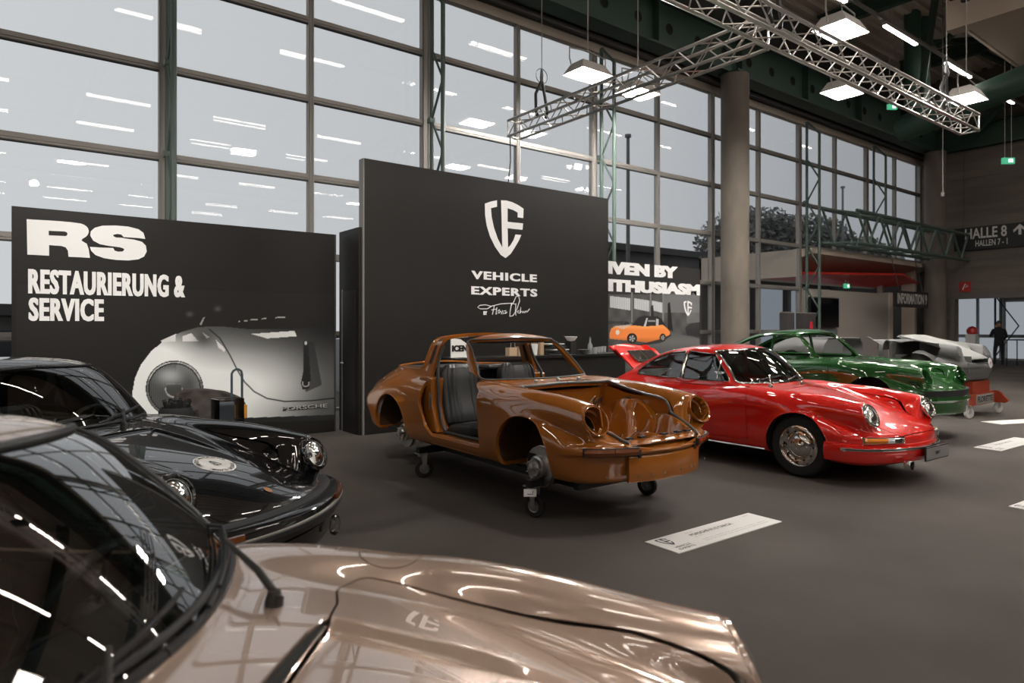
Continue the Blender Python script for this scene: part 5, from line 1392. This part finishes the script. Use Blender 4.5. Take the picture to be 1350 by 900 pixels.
# luggage tub with strut domes
xs = np.linspace(-.50, .80, 66); ys_ = np.linspace(-.50, .50, 51); V = []; 
for x in xs:
    for y in ys_:
        ay = abs(y); z = .34+.10*sstep(.30,.36,ay)+.18*sstep(.38,.50,ay)
        if abs(x) < .37: z = max(z, .345+math.sqrt(.375**2-x*x) if ay > .415 else 0, (.30+math.sqrt(.375**2-x*x))*sstep(.36,.415,ay))
        z = max(z, .34+.36*math.exp(-(((x+.02)/.17)**4+((ay-.46)/.13)**4))); z = max(z, .34+.20*sstep(.50,.78,x)-.05*abs(math.sin(x*30))*(x > .55))
        z = max(z, .34+.45*sstep(-.36,-.46,x)); z += .05*max(0, 1-abs(x-.28)/.15)*max(0, 1-abs(ay-.25)/.16)-.03*(math.hypot(x-.3, y) < .16)
        y *= 1-.13*float(sstep(.34, .52, x))
        V.append((x, y, min(z, float(hz_)) if (hz_ := HC(x)-.045) else z))
nyy = len(ys_); F_ = [(i*nyy+j, (i+1)*nyy+j, (i+1)*nyy+j+1, i*nyy+j+1) for i in range(len(xs)-1) for j in range(nyy-1)]
MB().add(V, F_, True).build('luggage_tub', P_or, orange, angle=28)
for x, y, s_ in ((-.02,.455,.032),(-.02,-.455,.032),(-.30,.22,.05),(.18,-.12,.03)): MB().lathe([(.001,0),(s_,0),(s_*1.02,.004)], Matrix.Translation((x, y, .728 if abs(x) < .1 else .345)), 20).build('pressed_hole', MT['black'], orange)
for y in (-.34,-.20,.05,.22,.33): MB().cbox((.735, y, HC(.735)-.035), (.04,.06,.012)).build('pressed_slot', MT['black'], orange)
for sg in (-1, 1):
    pt_ = [(x, float(deck_pt(x, .515).z)-.03) for x in np.linspace(-.40, .40, 18)]
    MB().add([(x, sg*.512, z) for x, z in pt_]+[(x, sg*.505, .30 if abs(x) > .36 else .33+math.sqrt(.36**2-x*x)) for x, z in pt_], [(i, i+1, 19+i, 18+i) for i in range(17)], True).build('inner_wing', P_or, orange)
    MB().box((-.44, min(sg*.50, sg*.75), .25), (-.41, max(sg*.50, sg*.75), .80)).build('scuttle_side', P_or, orange)
MB().box((-.46,-.52,.25),(-.42,.52,.79)).build('scuttle_panel', P_or, orange)
m = MB(); rg = random.Random(9)
for i in range(16):
    x, y = rg.uniform(-.42,-.28), rg.uniform(-.40,.40); m.tube([(x,y,.62),(x+rg.uniform(.02,.08),y+rg.uniform(-.1,.1),.72),(x+rg.uniform(0,.1),y+rg.uniform(-.15,.15),.66)], .008, 5)
m.build('wiring_loom', mat('copper_brown_loom', (.10,.06,.04), .4, metal=.4), orange)
m = MB(); m.tube([(.30,-.30,.46),(.36,-.27,.52),(.40,-.30,.49)], .004, 5); m.tube([(.36,-.10,.44),(.42,-.08,.50),(.44,-.12,.47)], .004, 5); m.tube([(.30,.15,.44),(.35,.18,.50),(.40,.16,.46)], .004, 5); m.build('loose_wire', MT['rubber'], orange)
# front panel and lamp housings
path = front_path(.36, -36, 36, 25); path = [(x-.01, y, 0) for x, y, z in path]
fp = MB().sweep(path, [(-.03,.215),(-.002,.22),(.006,.25),(.006,.40),(.0,.412),(-.03,.415)]).build('front_panel', P_or, orange)
for a in (-33,-25,-15,-6,6,15,25,33):
    x, y, z = radial(.33, a); MB().cbox((x-.006, y, .31), (.022,.010,.15)).build('panel_rib', P_or, fp, bevel=.004)
m = MB()
for a in (-50,-30,-20,-8,10,24,30,52):
    x, y, z = radial(.34, a); m.lathe([(.001,.006),(.008,.005),(.009,0)], frame_to((x+.002, y, .27+.09*((a*7) % 2)), (math.cos(R(a)), math.sin(R(a)), 0)), 10)
m.build('bolt', mat('bare_bolt', (.5,.45,.38), .3, metal=1), fp)
m = MB().sweep([(x, y, 0) for x, y, z in front_path(.45,-30,30,20)], [(-.16,.435),(-.004,.435),(-.002,.447),(-.16,.475)]); m.build('slam_panel', P_or, orange)
for sg in (-1, 1):
    indicator(orange, sg, grille=False, dark=True)
    x, y, z = radial(.48, 29*sg); MB().box((x-.03,y-.012,.40),(x+.004,y+.012,.46)).build('bumper_bracket', MT['rubber'], orange)
m = MB()
for y in (-.25, -.0, .27): m.lathe([(.018,0),(.018,.02),(.010,.03),(.001,.032)], Matrix.Translation(deck_pt(-.46-.1*(y/.6)**2, y)), 12)
m.build('wiper_spindle', MT['alloy'], orange)
# door aperture seals and cabin
for sg in (-1, 1):
    m = MB(); pts = [(-1.575,.60),(-1.56,.90),(-1.60,1.05),(-1.575,1.18)]
    pth = []
    for x, z in [(-.965,.92),(-1.08,1.06),(-1.19,1.175)] : pass
    for x, z in [(-.64,.60),(-.64,.40),(-.72,.355),(-1.0,.35),(-1.36,.35),(-1.42,.44),(-1.48,.60),(-1.50,.88),(-1.56,1.0),(-1.575,1.08),(-1.57,1.18)]:
        lo, hi = .3, 1.0
        for _ in range(24):
            q = (lo+hi)/2
            if carF(np.array([x]), np.array([q]), np.array([z]))[0] < 0: lo = q
            else: hi = q
        pth.append((x, sg*min(lo-.02, .66 if z < .89 else 9), z))
    m.tube(pth, .016, 8).build('door_seal', M_seal, orange)
    # lock pillar and inner sill
    m = MB(); m.prism([(-1.76,.34),(-1.41,.34),(-1.45,.45),(-1.505,.60),(-1.515,.86),(-1.60,.875),(-1.76,.86)], sg*.58, sg*.725, Matrix(((1,0,0,0),(0,0,1,0),(0,1,0,0),(0,0,0,1)))); m.build('lock_pillar', P_or, orange, bevel=.012)
    m = MB(); m.tube([(-1.52,sg*.735,.60),(-1.515,sg*.74,.67)], .012, 6); m.box((-1.545,min(sg*.715,sg*.735),.56),(-1.515,max(sg*.715,sg*.735),.72)); m.build('striker_plate', MT['alloy'], orange)
    MB().box((-1.50,min(sg*.60,sg*.745),.23),(-.60,max(sg*.60,sg*.745),.335)).build('inner_sill', P_or, orange, bevel=.01)
m = MB().sweep([ws_pt(y, 1.21, -.03)+Vector((-.12,0,.03)) for y in np.linspace(-.42,.42,15)], [(-.015,-.01),(.015,-.01),(.015,.01),(-.015,.01)]); m.build('header_seal', M_seal, orange)
MB().box((-2.75,-.64,.235),(-.50,.64,.262)).build('cabin_floor', MT['carpet_dark'], orange)
MB().box((-.60,-.60,.26),(-.56,.60,.80)).build('bulkhead', MT['black'], orange)
m = MB(); m.box((-.80,-.60,.72),(-.62,.60,.865)); m.build('dashboard', MT['leather'], orange, bevel=.02)
m = MB(); m.add([(-1.64,-.62,.26),(-1.64,.62,.26),(-1.98,.62,.60),(-1.98,-.62,.60)], [(0,1,2,3)]); m.box((-2.0,-.62,.55),(-1.96,.62,.90)); m.add([(-1.96,-.62,.90),(-1.96,.62,.90),(-2.62,.50,.93),(-2.62,-.50,.93)], [(0,1,2,3)]); m.build('rear_trim', mat('grey_black_trim', (.035,.037,.038), .5), orange)
for sg in (-1, 1): MB().box((-1.96,sg*.63-.01,.27),(-1.62,sg*.63+.01,.92)).build('side_trim', mat('grey_black_trim', (.035,.037,.038)), orange)
M_lth = mat('worn_black_leather', (.030,.031,.032), .33, bump=(160,.2,.001))
for sy in (-.36, .36):
    s_ = seat(orange, -1.22, sy, M_lth, tilt=14, z=.33, W=.50, H=.62); 
    MB().tube([(-1.48,sy-.25,.34),(-1.50,sy-.25,.42),(-1.54,sy-.25,.58)], .014, 8).build('hinge_bracket', MT['chrome'], s_)
for sy in (-.3, .3):
    m = MB(); m.box((-1.90,sy-.22,.55),(-1.70,sy+.22,.62)); m.box((-1.955,sy-.24,.60),(-1.88,sy+.24,.90)); m.build('rear_seat', M_lth, orange, bevel=.025, seg=3)
    MB().box((-1.93,sy-.20,.905),(-1.72,sy+.20,.955)).build('folded_rear_back', M_lth, orange, bevel=.025, seg=3)
m = MB()
for k in range(9): m.tube([(-.90,.12+.05*k,.885),(-1.00,.12+.05*k,.90)], .008, 5)
# hubs
def brake_hub(x, sg, name='brake_disc'):
    y = sg*.60; M = frame_to((x, y, .235), (0, sg, 0), (1, 0, 0))
    h = MB().lathe([(.001,-.06),(.06,-.06),(.165,-.035),(.168,-.03),(.150,-.025),(.160,-.02),(.162,.0),(.092,.0),(.090,.03),(.072,.036),(.068,.06),(.036,.062),(.034,.09),(.001,.094)], M, 40).build(name, mat('machined_steel', (.60,.58,.56), .35, metal=1), orange)
    m = MB()
    for i in range(5): a = 2*math.pi*i/5; m.tube([M @ Vector((.065*math.cos(a), .065*math.sin(a), .03)), M @ Vector((.065*math.cos(a), .065*math.sin(a), .085))], .0075, 8)
    m.build('wheel_stud', MT['chrome'], h)
    m = MB(); m.tube([(x,y-sg*.05,.235),(x,y-sg*.35,.26)], .03, 8); m.tube([(x+.02,y-sg*.06,.26),(x+.03,y-sg*.10,.62)], .022, 8); m.cbox((x-.09,y-sg*.03,.27),(.09,.09,.12)); m.build('suspension_strut', MT['black'], h)
for x in (0, -2.27):
    for sg in (-1, 1): brake_hub(x, sg)
# its dolly, standing on the floor
dl = empty('body_dolly'); place(dl, *POSE['orange'][:3], 0); tag(dl, 'black steel dolly with four casters carrying the orange body shell', 'dolly')
M_fr = mat('black_powder_coat', (.010,.010,.010), .45)
m = MB()
for y in (-.42,.42): m.box((-2.0,y-.03,.245),(.35,y+.03,.305))
for x in (-1.76, .03): m.box((x-.03,-.74,.245),(x+.03,.66,.305))
m.box((.30,-.50,.25),(.36,.50,.30)); m.build('frame', M_fr, dl)
m = MB()
for x, y in ((.20,-.42),(.20,.42),(-1.9,-.42),(-1.9,.42)): m.box((x-.03,y-.03,.30),(x+.03,y+.03,.385))
m.build('upright', M_fr, dl)
for x, y, a in ((.0,-.68,.3),(.06,.58,.3),(-1.76,-.70,1.2),(-1.76,.60,.8)): caster(dl, x, y, .245, .092, rot=a)
o = MB().box((-.002,-.05,-.03),(.002,.05,.03)).build('paper_tag', M_paperw, dl, (.075,-.755,.215), (0, R(-30), R(-40)))
MB().tube([(.0,-.022,-.012),(.0,.022,-.012),(.0,.022,.016)], .003, 4).build('tag_mark', M_inkd, o, (.004,0,0))

# --- green coupe shell -----------------------------------------------
P_gr = paint('deep_green_paint', (.008,.065,.010)); P_gr.node_tree.nodes['Principled BSDF'].inputs['Roughness'].default_value = .3
cfg = dict(paint=P_gr, trim=P_gr, trim_r=.006, hood='on', door='on', lid='on', vent=False, lights='off', interior=False, thick=.03, nx=150, na=110)
green = make_car('green_body_shell', cfg); place(green, *POSE['green']); tag(green, 'glossy green coupe body shell without glass or headlamps, behind the red coupe', 'car body')
early_b = MB().sweep([(x, y, 0) for x, y, z in front_path(.44, -80, 80, 41)], [(-.03,.335),(.01,.34),(.024,.37),(.018,.395),(-.03,.40)]).build('front_lip', P_gr, green)
MB().sweep([(x+.004, y, 0) for x, y, z in front_path(.47, -60, 60, 41)], [(-.03,.42),(.004,.42),(.004,.50),(-.03,.50)]).build('bumper_recess', MT['black'], green)
MB().box((-2.75,-.64,.24),(-.50,.64,.27)).build('cabin_floor', MT['black'], green)
MB().sweep([(x, y, 0) for x, y, z in front_path(.36, -66, 66, 41)], [(-.09,.185),(-.01,.185),(.008,.25),(.010,.345),(-.06,.345)]).build('front_apron', P_gr, green)  # added over the lower nose to cover its pale reflection
for sg in (-1, 1): pass
gd = empty('body_dolly'); place(gd, *POSE['green'][:3], 0); tag(gd, 'dolly with white casters under the green body shell', 'dolly')
m = MB()
for y in (-.45,.45): m.box((-2.4,y-.03,.28),(.62,y+.03,.36))
for x in (-2.2, -.25): m.box((x-.03,-.60,.28),(x+.03,.60,.36))
m.build('frame', M_fr, gd)
for x, y in ((-.25,-.4),(-.25,.4),(-2.2,-.5),(-2.2,.5)): caster(gd, x, y, .28, .095, True, rot=.9)

# --- black car ---------------------------------------------------------
P_bk = paint('gloss_black_paint', (.0035,.0035,.004)); P_bk.node_tree.nodes['Principled BSDF'].inputs['Roughness'].default_value = .25
kw = dict(g_model=True, recess=.020)
cfg = dict(paint=P_bk, glass=True, trim=MT['rubber'], trim_r=.010, hood='on', door='on', lid='on', vent=True, lights='on', ring=P_bk, wheels='alloy', g=True, recess=.020, nx=210, na=150)
black = make_car('black_coupe', cfg); place(black, *POSE['black']); tag(black, 'glossy black coupe with a round white sticker on its bonnet, left', 'car')
def g_bumper(root, P, kw):
    path = [(x+.010, y*1.01, 0) for x, y, z in front_path(.46, -88, 88, 71, **kw)]
    bl = MB().sweep(path, [(-.05,.475),(.01,.475),(.035,.482),(.035,.492),(.0,.500),(-.05,.50)]).build('bumper_gaiter', MT['rubber'], root)
    b = MB().sweep(path, [(-.06,.330),(.06,.335),(.098,.36),(.108,.42),(.100,.465),(.075,.482),(-.06,.486)]).build('front_bumper', P, root)
    MB().sweep(path[2:-2], [(.098,.392),(.120,.396),(.122,.420),(.105,.426)]).build('impact_strip', MT['rubber'], b)
    MB().sweep(path[2:-2], [(.104,.426),(.117,.424),(.117,.431),(.104,.433)]).build('bright_line', mat('dull_strip', (.35,.33,.30), .4, metal=.6), b)
    MB().sweep(path[6:-6], [(-.08,.20),(.03,.20),(.055,.24),(.06,.33),(-.08,.33)]).build('front_apron', P, root)
    for sg in (-1, 1):
        seg = [p for p in path if 33 < abs(math.degrees(math.atan2(p[1], p[0]-.25))) < 56 and p[1]*sg > 0]
        MB().sweep(seg, [(.100,.436),(.116,.438),(.114,.466),(.100,.468)]).build('indicator', mat('dark_amber_lens', (.14,.035,.006)), b)
    return b
g_bumper(black, P_bk, kw); wipers(black, MT['rubber'], (.16, -.36), .52, 1, .955)
fg = MB().lathe([(.001,.0),(.06,0),(.065,.02),(.055,.03),(.001,.032)], frame_to((.90,.42,.275), (1,.2,0)), 20).build('fog_lamp', MT['lens'], black)
def disc_on(root, pose, px, py, rad, name, m, kw, off=.0016, shape=1.0):
    c = hit(pose, px, py, **kw); S = car_half(260, 200, x0=.865, x1=-.7, **kw) if not hasattr(disc_on, 'S'+name) else None
    sg = 1 if c[1] >= 0 else -1
    def g(V): return np.sqrt(((V[:, 0]-c[0]))**2+((V[:, 1]-abs(c[1]))/shape)**2)-rad+(V[:, 2] < .45)*9
    parts = []
    D, _ = S.split(g); parts.append(D if sg > 0 else D.flip())
    def g2(V): return np.sqrt(((V[:, 0]-c[0]))**2+((V[:, 1]+abs(c[1]))/shape)**2)-rad+(V[:, 2] < .45)*9
    if abs(c[1]) < rad: D2, _ = S.split(g2); parts.append(D2.flip() if sg > 0 else D2)
    o = skin_object(name, parts, m, root, 0, offset=off); return o, c
stk, c = disc_on(black, POSE['black'], 283, 611, .118, 'round_sticker', mat('white_vinyl', (.72,.70,.68), .4), kw)
# ring lettering and the shield on the sticker
def deck_text(root, c, txt, r0, h, a0, a1, kw, m=None):
    for i, ch in enumerate(txt):
        if ch == ' ': continue
        a = R(a0+(a1-a0)*i/(len(txt)-1)); mb = text_mesh(ch, h*.8, h, .02); n = deck_pt(c[0]+.01, c[1], 0, **kw)
        dzx = (deck_pt(c[0]+.03, c[1], 0, **kw).z-deck_pt(c[0]-.03, c[1], 0, **kw).z)/.06; dzy = (deck_pt(c[0], c[1]+.03, 0, **kw).z-deck_pt(c[0], c[1]-.03, 0, **kw).z)/.06
        out = []
        for x, _, z in mb.v:
            lx, ly = x-h*.4, z-h/2; ca, sa = math.cos(a), math.sin(a); rr = r0+ly
            X = c[0]+rr*ca+lx*sa; Y = c[1]+rr*sa-lx*ca; out.append((X, Y, deck_pt(X, Y, .0030, **kw).z))
        yield out, mb.f
mb = MB()
for o_, f_ in deck_text(black, c, 'PORSCHE CLASSIC', .098, .022, 60, -60, kw): mb.add(o_, f_)
mb.build('sticker_print', M_inkd, stk); mb = MB()
for o_, f_ in deck_text(black, c, 'FINEST MANUFAKTUR', .098, .022, 260, 100, kw): mb.add(o_, f_)
for S_ in (SH_L, SH_B):
    P_ = [(c[0]-(b-250)/380*.075, c[1]-(a-322)/255*.05) for a, b in S_]; mb.add([(x, y, deck_pt(x, y, .0032, **kw).z) for x, y in P_], [tuple(range(len(P_)))])
mb.build('sticker_print', M_inkd, stk)
cr, c2 = disc_on(black, POSE['black'], 353, 646, .026, 'crest_badge', mat('gold_badge', (.60,.30,.16), .35, metal=.7), kw, off=.004, shape=.8)

# --- champagne car -------------------------------------------------------
P_ch = paint('rose_champagne_metallic', (.52,.385,.31), metal=.55); P_ch.node_tree.nodes['Principled BSDF'].inputs['Coat IOR'].default_value = 2.2; P_ch.node_tree.nodes['Principled BSDF'].inputs['Roughness'].default_value = .25
kwc = dict(g_model=True, recess=.028, droop=.045)
cfg = dict(paint=P_ch, glass=True, ws_glass=glass_mat('champagne_windscreen_glass', (.70,.74,.72), 1.9, 0, 2.2), trim=MT['rubber'], trim_r=.011, hood='on', door='on', lid='on', vent=True, lights='on', ring=P_ch, wheels='alloy', g=True, recess=.028, fuel=True, smooth=1, droop=.045, gap=.003, nx=330, na=240)
champ = make_car('champagne_coupe', cfg); place(champ, *POSE['champagne']); tag(champ, 'rose champagne metallic coupe filling the lower left corner', 'car')
g_bumper(champ, P_ch, kwc); wipers(champ, mat('wiper_satin_black', (.03,.028,.026), .35), (.30, -.28), .55, 1, .955)
# second edge of the seal round the near windscreen
stg = [ws_pt(y, .925-.004, .004, **kwc) for y in np.linspace(-.56, .56, 25)]
MB().tube([p+Vector((.012,0,-.010)) for p in stg], .010, 8).build('screen_seal', MT['rubber'], champ)

# --- grey primered shell on the orange-red dolly --------------------------
P_gy = mat('grey_primer', (.10,.10,.098), .6); P_lg = mat('pale_grey_primer', (.23,.23,.22), .6)
POSE['grey'] = None
def grey_pre(root, S, both):
    _, S = S.split(lambda V: 1.02-V[:, 2]+0*V[:, 0] if False else -(V[:, 2]-1.00))
    return S
root_g = empty('grey_body_shell'); tag(root_g, 'grey primered body shell with its pale bonnet ajar, on the red dolly at right', 'car body')
S = car_half(150, 110, nose_in=.02)
def keep_out(g):
    global S
    _, S = S.split(g)
keep_out(lambda V: g_arch(V)); keep_out(lambda V: .935-V[:, 2]); keep_out(lambda V: np.maximum(_ro(V[:, 0], V[:, 2]+.0), .86-V[:, 2])); keep_out(lambda V: np.maximum(_dt(V[:, 0], V[:, 2]), .45-np.abs(V[:, 1])))
keep_out(lambda V: np.maximum(-1.55-V[:, 0]*-1*-1, .90-V[:, 2]) if False else np.maximum(V[:, 0]+1.55, .90-V[:, 2]))
keep_out(lambda V: np.maximum(V[:, 0]+.93, .905-V[:, 2])); keep_out(lambda V: np.maximum(g_ws(V), -5))
H, _ = S.split(lambda V: g_hood(V)+.003); keep_out(lambda V: g_hood(V)-.003)
_ff = poly_sd([(-.50,.46),(-.50,.95),(.22,.95),(.36,.75),(.28,.52)], .02)
FN, SR = S.split(lambda V: np.maximum(_ff(V[:, 0], V[:, 2]), .36-V[:, 1]))
skin_object('body_shell', [S], P_gy, root_g, .02)
skin_object('body_shell_near_side', [SR.flip()], P_gy, root_g, .02)
ang = R(0.5)
def hoodfn(V):
    x, z = V[:, 0]+.45, V[:, 2]-.87; return np.stack([-.45+x*.94, V[:, 1]*1.03, .87+z*.92+.13-.08*(x/1.2)], 1)
skin_object('bonnet', [swing(H, hoodfn), swing(H.flip(), hoodfn)], P_lg, root_g, .02)
wheel_wells(root_g, P_gy)
m = MB(); m.box((-.48,-.46,.34),(.75,-.44,.62)); m.box((-.48,.44,.34),(.75,.46,.62)); m.box((-.50,-.60,.25),(-.46,.60,.84)); m.box((.70,-.55,.34),(.74,.55,.50)); m.build('inner_panel', P_gy, root_g)
MB().lathe([(.001,.0),(.10,0),(.15,.14),(.16,.30),(.05,.36),(.001,.36)], Matrix.Translation((-.02,-.50,.34)), 20).build('strut_tower', P_gy, root_g)
MB().box((-2.7,-.62,.24),(-.48,.62,.28)).build('cabin_floor', P_gy, root_g); MB().box((-1.98,-.60,.28),(-1.93,.60,.86)).build('rear_bulkhead', P_gy, root_g)
MB().box((-.72,-.58,.70),(-.58,.58,.86)).build('dashboard', P_gy, root_g, bevel=.02)
for sg in (-1, 1): bucket(root_g, sg, P_gy, MT['black']) if sg > 0 else None
POSE['grey'] = (7.55, 11.75, -51.6, .33)
xg, yg = 13.45, 4.97; root_g.location = (xg, yg, .41); root_g.rotation_euler = (0, 0, R(-90))
bd = MB().lathe([(.001,.004),(.085,.003),(.088,0)], frame_to((.875,.02,.50), (1,0,.12)), 36).build('round_sticker', mat('white_vinyl', (.72,.70,.68)), root_g)
MB().add([(.882,.02-.02,.525),(.882,.02+.02,.525),(.882,.02+.02,.49),(.882,.02,.465),(.882,.02-.02,.49)], [(0,1,2,3,4)]).build('sticker_print', mat('red_brown_print', (.30,.06,.04), .5), bd)
rd_ = empty('body_dolly', (xg, yg, 0), R(-90)); tag(rd_, 'orange-red dolly with a name plate and white casters under the grey shell', 'dolly')
M_rd = mat('orange_red_paint', (.26,.032,.012), .45)
m = MB()
for y in (-.58,.58): m.box((-2.4,y-.04,.30),(.80,y+.04,.40))
for x in (-2.2, -.6, .74): m.box((x-.05,-.74,.20),(x+.05,.68,.40))
m.prism([(.60,.40),(.60,.20),(.95,.20),(1.0,.24),(.86,.40)], .50, .56, Matrix(((1,0,0,0),(0,0,1,0),(0,1,0,0),(0,0,0,1)))); m.box((.30,-.40,.40),(.75,.40,.60)); m.box((-2.2,-.40,.40),(-1.9,.40,.62)); m.build('frame', M_rd, rd_)
pt = MB().box((.792,-.38,.215),(.805,.40,.375)).build('name_plate', mat('grey_plate', (.25,.24,.22), .5), rd_); text_mesh('FLORETTE', .70, .10, .02).build('lettering', MT['black'], pt, (.809,-.34,.245), (0, 0, R(90)))
for x, y in ((.78,-.72),(.78,.66),(-2.1,-.6),(-2.1,.6)): caster(rd_, x, y, .22, .095, True, rot=1.2)

# --- dark red car at the right edge ----------------------------------------
P_dr = paint('dark_red_paint', (.16,.008,.012))
cfg = dict(paint=P_dr, glass=True, trim=MT['chrome'], hood='on', lights='on', wheels='chrome', nx=110, na=80, interior=True, seats=False)
dred = make_car('dark_red_coupe', cfg); tag(dred, 'dark red car cut by the right edge of the picture', 'car'); dred.location = (20.42, 4.55, 0); dred.rotation_euler = (0, 0, R(195.4)); early_bumper(dred, P_dr)

# ------------------------------------------------------------------ man at the doorway
man = empty('person', (0, 0, 0)); tag(man, 'man in a dark jacket standing at a high table in the doorway', 'person')
def skin_fig(name, verts, edges, radii, m, parent, sub=2):
    me = bpy.data.meshes.new(name); me.from_pydata(verts, edges, []); o = new_obj(name, me, m, parent)
    sk = o.modifiers.new('skin', 'SKIN'); 
    for i, r_ in enumerate(radii): me.skin_vertices[0].data[i].radius = (r_, r_) if not isinstance(r_, tuple) else r_
    me.skin_vertices[0].data[0].use_root = True; ss_ = o.modifiers.new('s', 'SUBSURF'); ss_.levels = ss_.render_levels = sub
    for p in me.polygons: p.use_smooth = True
    return o
V_ = [(0,0,.95),(0,0,1.15),(0,0,1.38),(0,.01,1.50),(0,.02,1.57),(.0,.0,.90),
      (.19,0,1.41),(.26,.04,1.16),(.20,.22,1.06),(-.19,0,1.41),(-.27,.08,1.16),(-.12,.20,1.36),(-.07,.17,1.50),
      (.10,0,.86),(.12,.02,.50),(.12,-.03,.09),(.12,.11,.05),(-.10,0,.86),(-.14,.0,.50),(-.15,-.04,.09),(-.16,.10,.05),(.10,.31,1.05)]
E_ = [(0,1),(1,2),(2,3),(3,4),(0,5),(2,6),(6,7),(7,8),(8,21),(2,9),(9,10),(10,11),(11,12),(5,13),(13,14),(14,15),(15,16),(5,17),(17,18),(18,19),(19,20)]
R_ = [(.17,.12),(.16,.12),(.19,.12),(.065,.065),.058,(.16,.12),.075,.055,.042,.075,.055,.042,.032,.09,.065,.045,.04,.09,.065,.045,.04,.03]
skin_fig('body', V_, E_, R_, mat('dark_jacket', (.010,.011,.014), .8), man)
M_skin = mat('skin_tone', (.42,.23,.16), .55)
hd = MB(); hd.lathe([(.001,-.12),(.045,-.115),(.066,-.07),(.074,0),(.078,.05),(.066,.10),(.035,.128),(.001,.134)], Matrix.Translation((0,.03,1.66)), 20); hd.tube([(0,.105,1.68),(0,.13,1.645),(0,.105,1.635)], [.008,.014,.008], 6); hd.tube([(0,.01,1.50),(0,.02,1.58)], .05, 10)
for sx in (-.075,.075): hd.lathe([(.001,-.008),(.02,-.004),(.022,.004),(.001,.01)], Matrix.Translation((sx,.02,1.66)) @ Matrix.Rotation(R(90),4,'Y') @ Matrix.Scale(1.4,4,(1,0,0)), 10)
for sx in (-.03,.03): hd.lathe([(.001,.001),(.009,0),(.010,-.004)], Matrix.Translation((sx,.103,1.675)) @ Matrix.Rotation(R(-90),4,'X'), 8)
hd.tube([(-.02,.108,1.612),(.02,.108,1.612)], .005, 5); hd.build('head', M_skin, man)
MB().lathe([(.082,.02),(.086,.06),(.072,.11),(.038,.142),(.001,.148)], Matrix.Translation((0,.012,1.66)), 20).build('hair', mat('grey_brown_hair', (.09,.075,.06), .8), man)
for hx_, hy_, hz__, up in ((.10,.33,1.05,0),(-.065,.16,1.52,1)):
    h = MB(); h.tube([(hx_,hy_-.03,hz__),(hx_,hy_+.05*(1-up),hz__+.07*up)], [.030,.036], 8)
    for i in range(4):
        dx = (-.028+.018*i); h.tube([(hx_+dx,hy_+.04*(1-up),hz__+.06*up),(hx_+dx,hy_+.08*(1-up)+.01*up,hz__+.10*up-.01*(1-up)),(hx_+dx,hy_+.10*(1-up)-.01*up,hz__+(.125+.004*i)*up-.03*(1-up))], [.0095,.009,.007], 6)
    h.tube([(hx_+.03,hy_-.01,hz__+.01),(hx_+.055,hy_+.02,hz__+.04*up),(hx_+.05,hy_+.045*(1-up),hz__+.07*up)], [.012,.011,.008], 6); h.build('hand', M_skin, man)
man.location = (31.9, 9.40, 0); man.rotation_euler = (0, 0, R(-60))
tb = empty('high_table', (31.9, 8.66, 0)); tag(tb, 'dark high table in front of the man in the doorway', 'table')
MB().box((-.7,-.35,1.02),(.7,.35,1.06)).build('tabletop', MT['rubber'], tb)
for sx in (-.6,.6):
    for sy in (-.3,.3): MB().tube([(sx,sy,0),(sx,sy,1.02)], .02, 8).build('leg', MT['black'], tb)
o = MB().box((31.35,10.05,0),(31.75,10.4,1.25)).build('white_pedestal', M_paperw); tag(o, 'white pedestal with a red helmet just inside the doorway', 'pedestal')
o = MB().lathe([(.14,0),(.19,.05),(.20,.16),(.15,.27),(.06,.32),(.001,.33)], None, 20).build('red_helmet', mat('helmet_red', (.5,.02,.02), .3, coat=1), None, (31.55,10.22,1.25)); tag(o, 'red helmet on the white pedestal in the doorway', 'helmet')
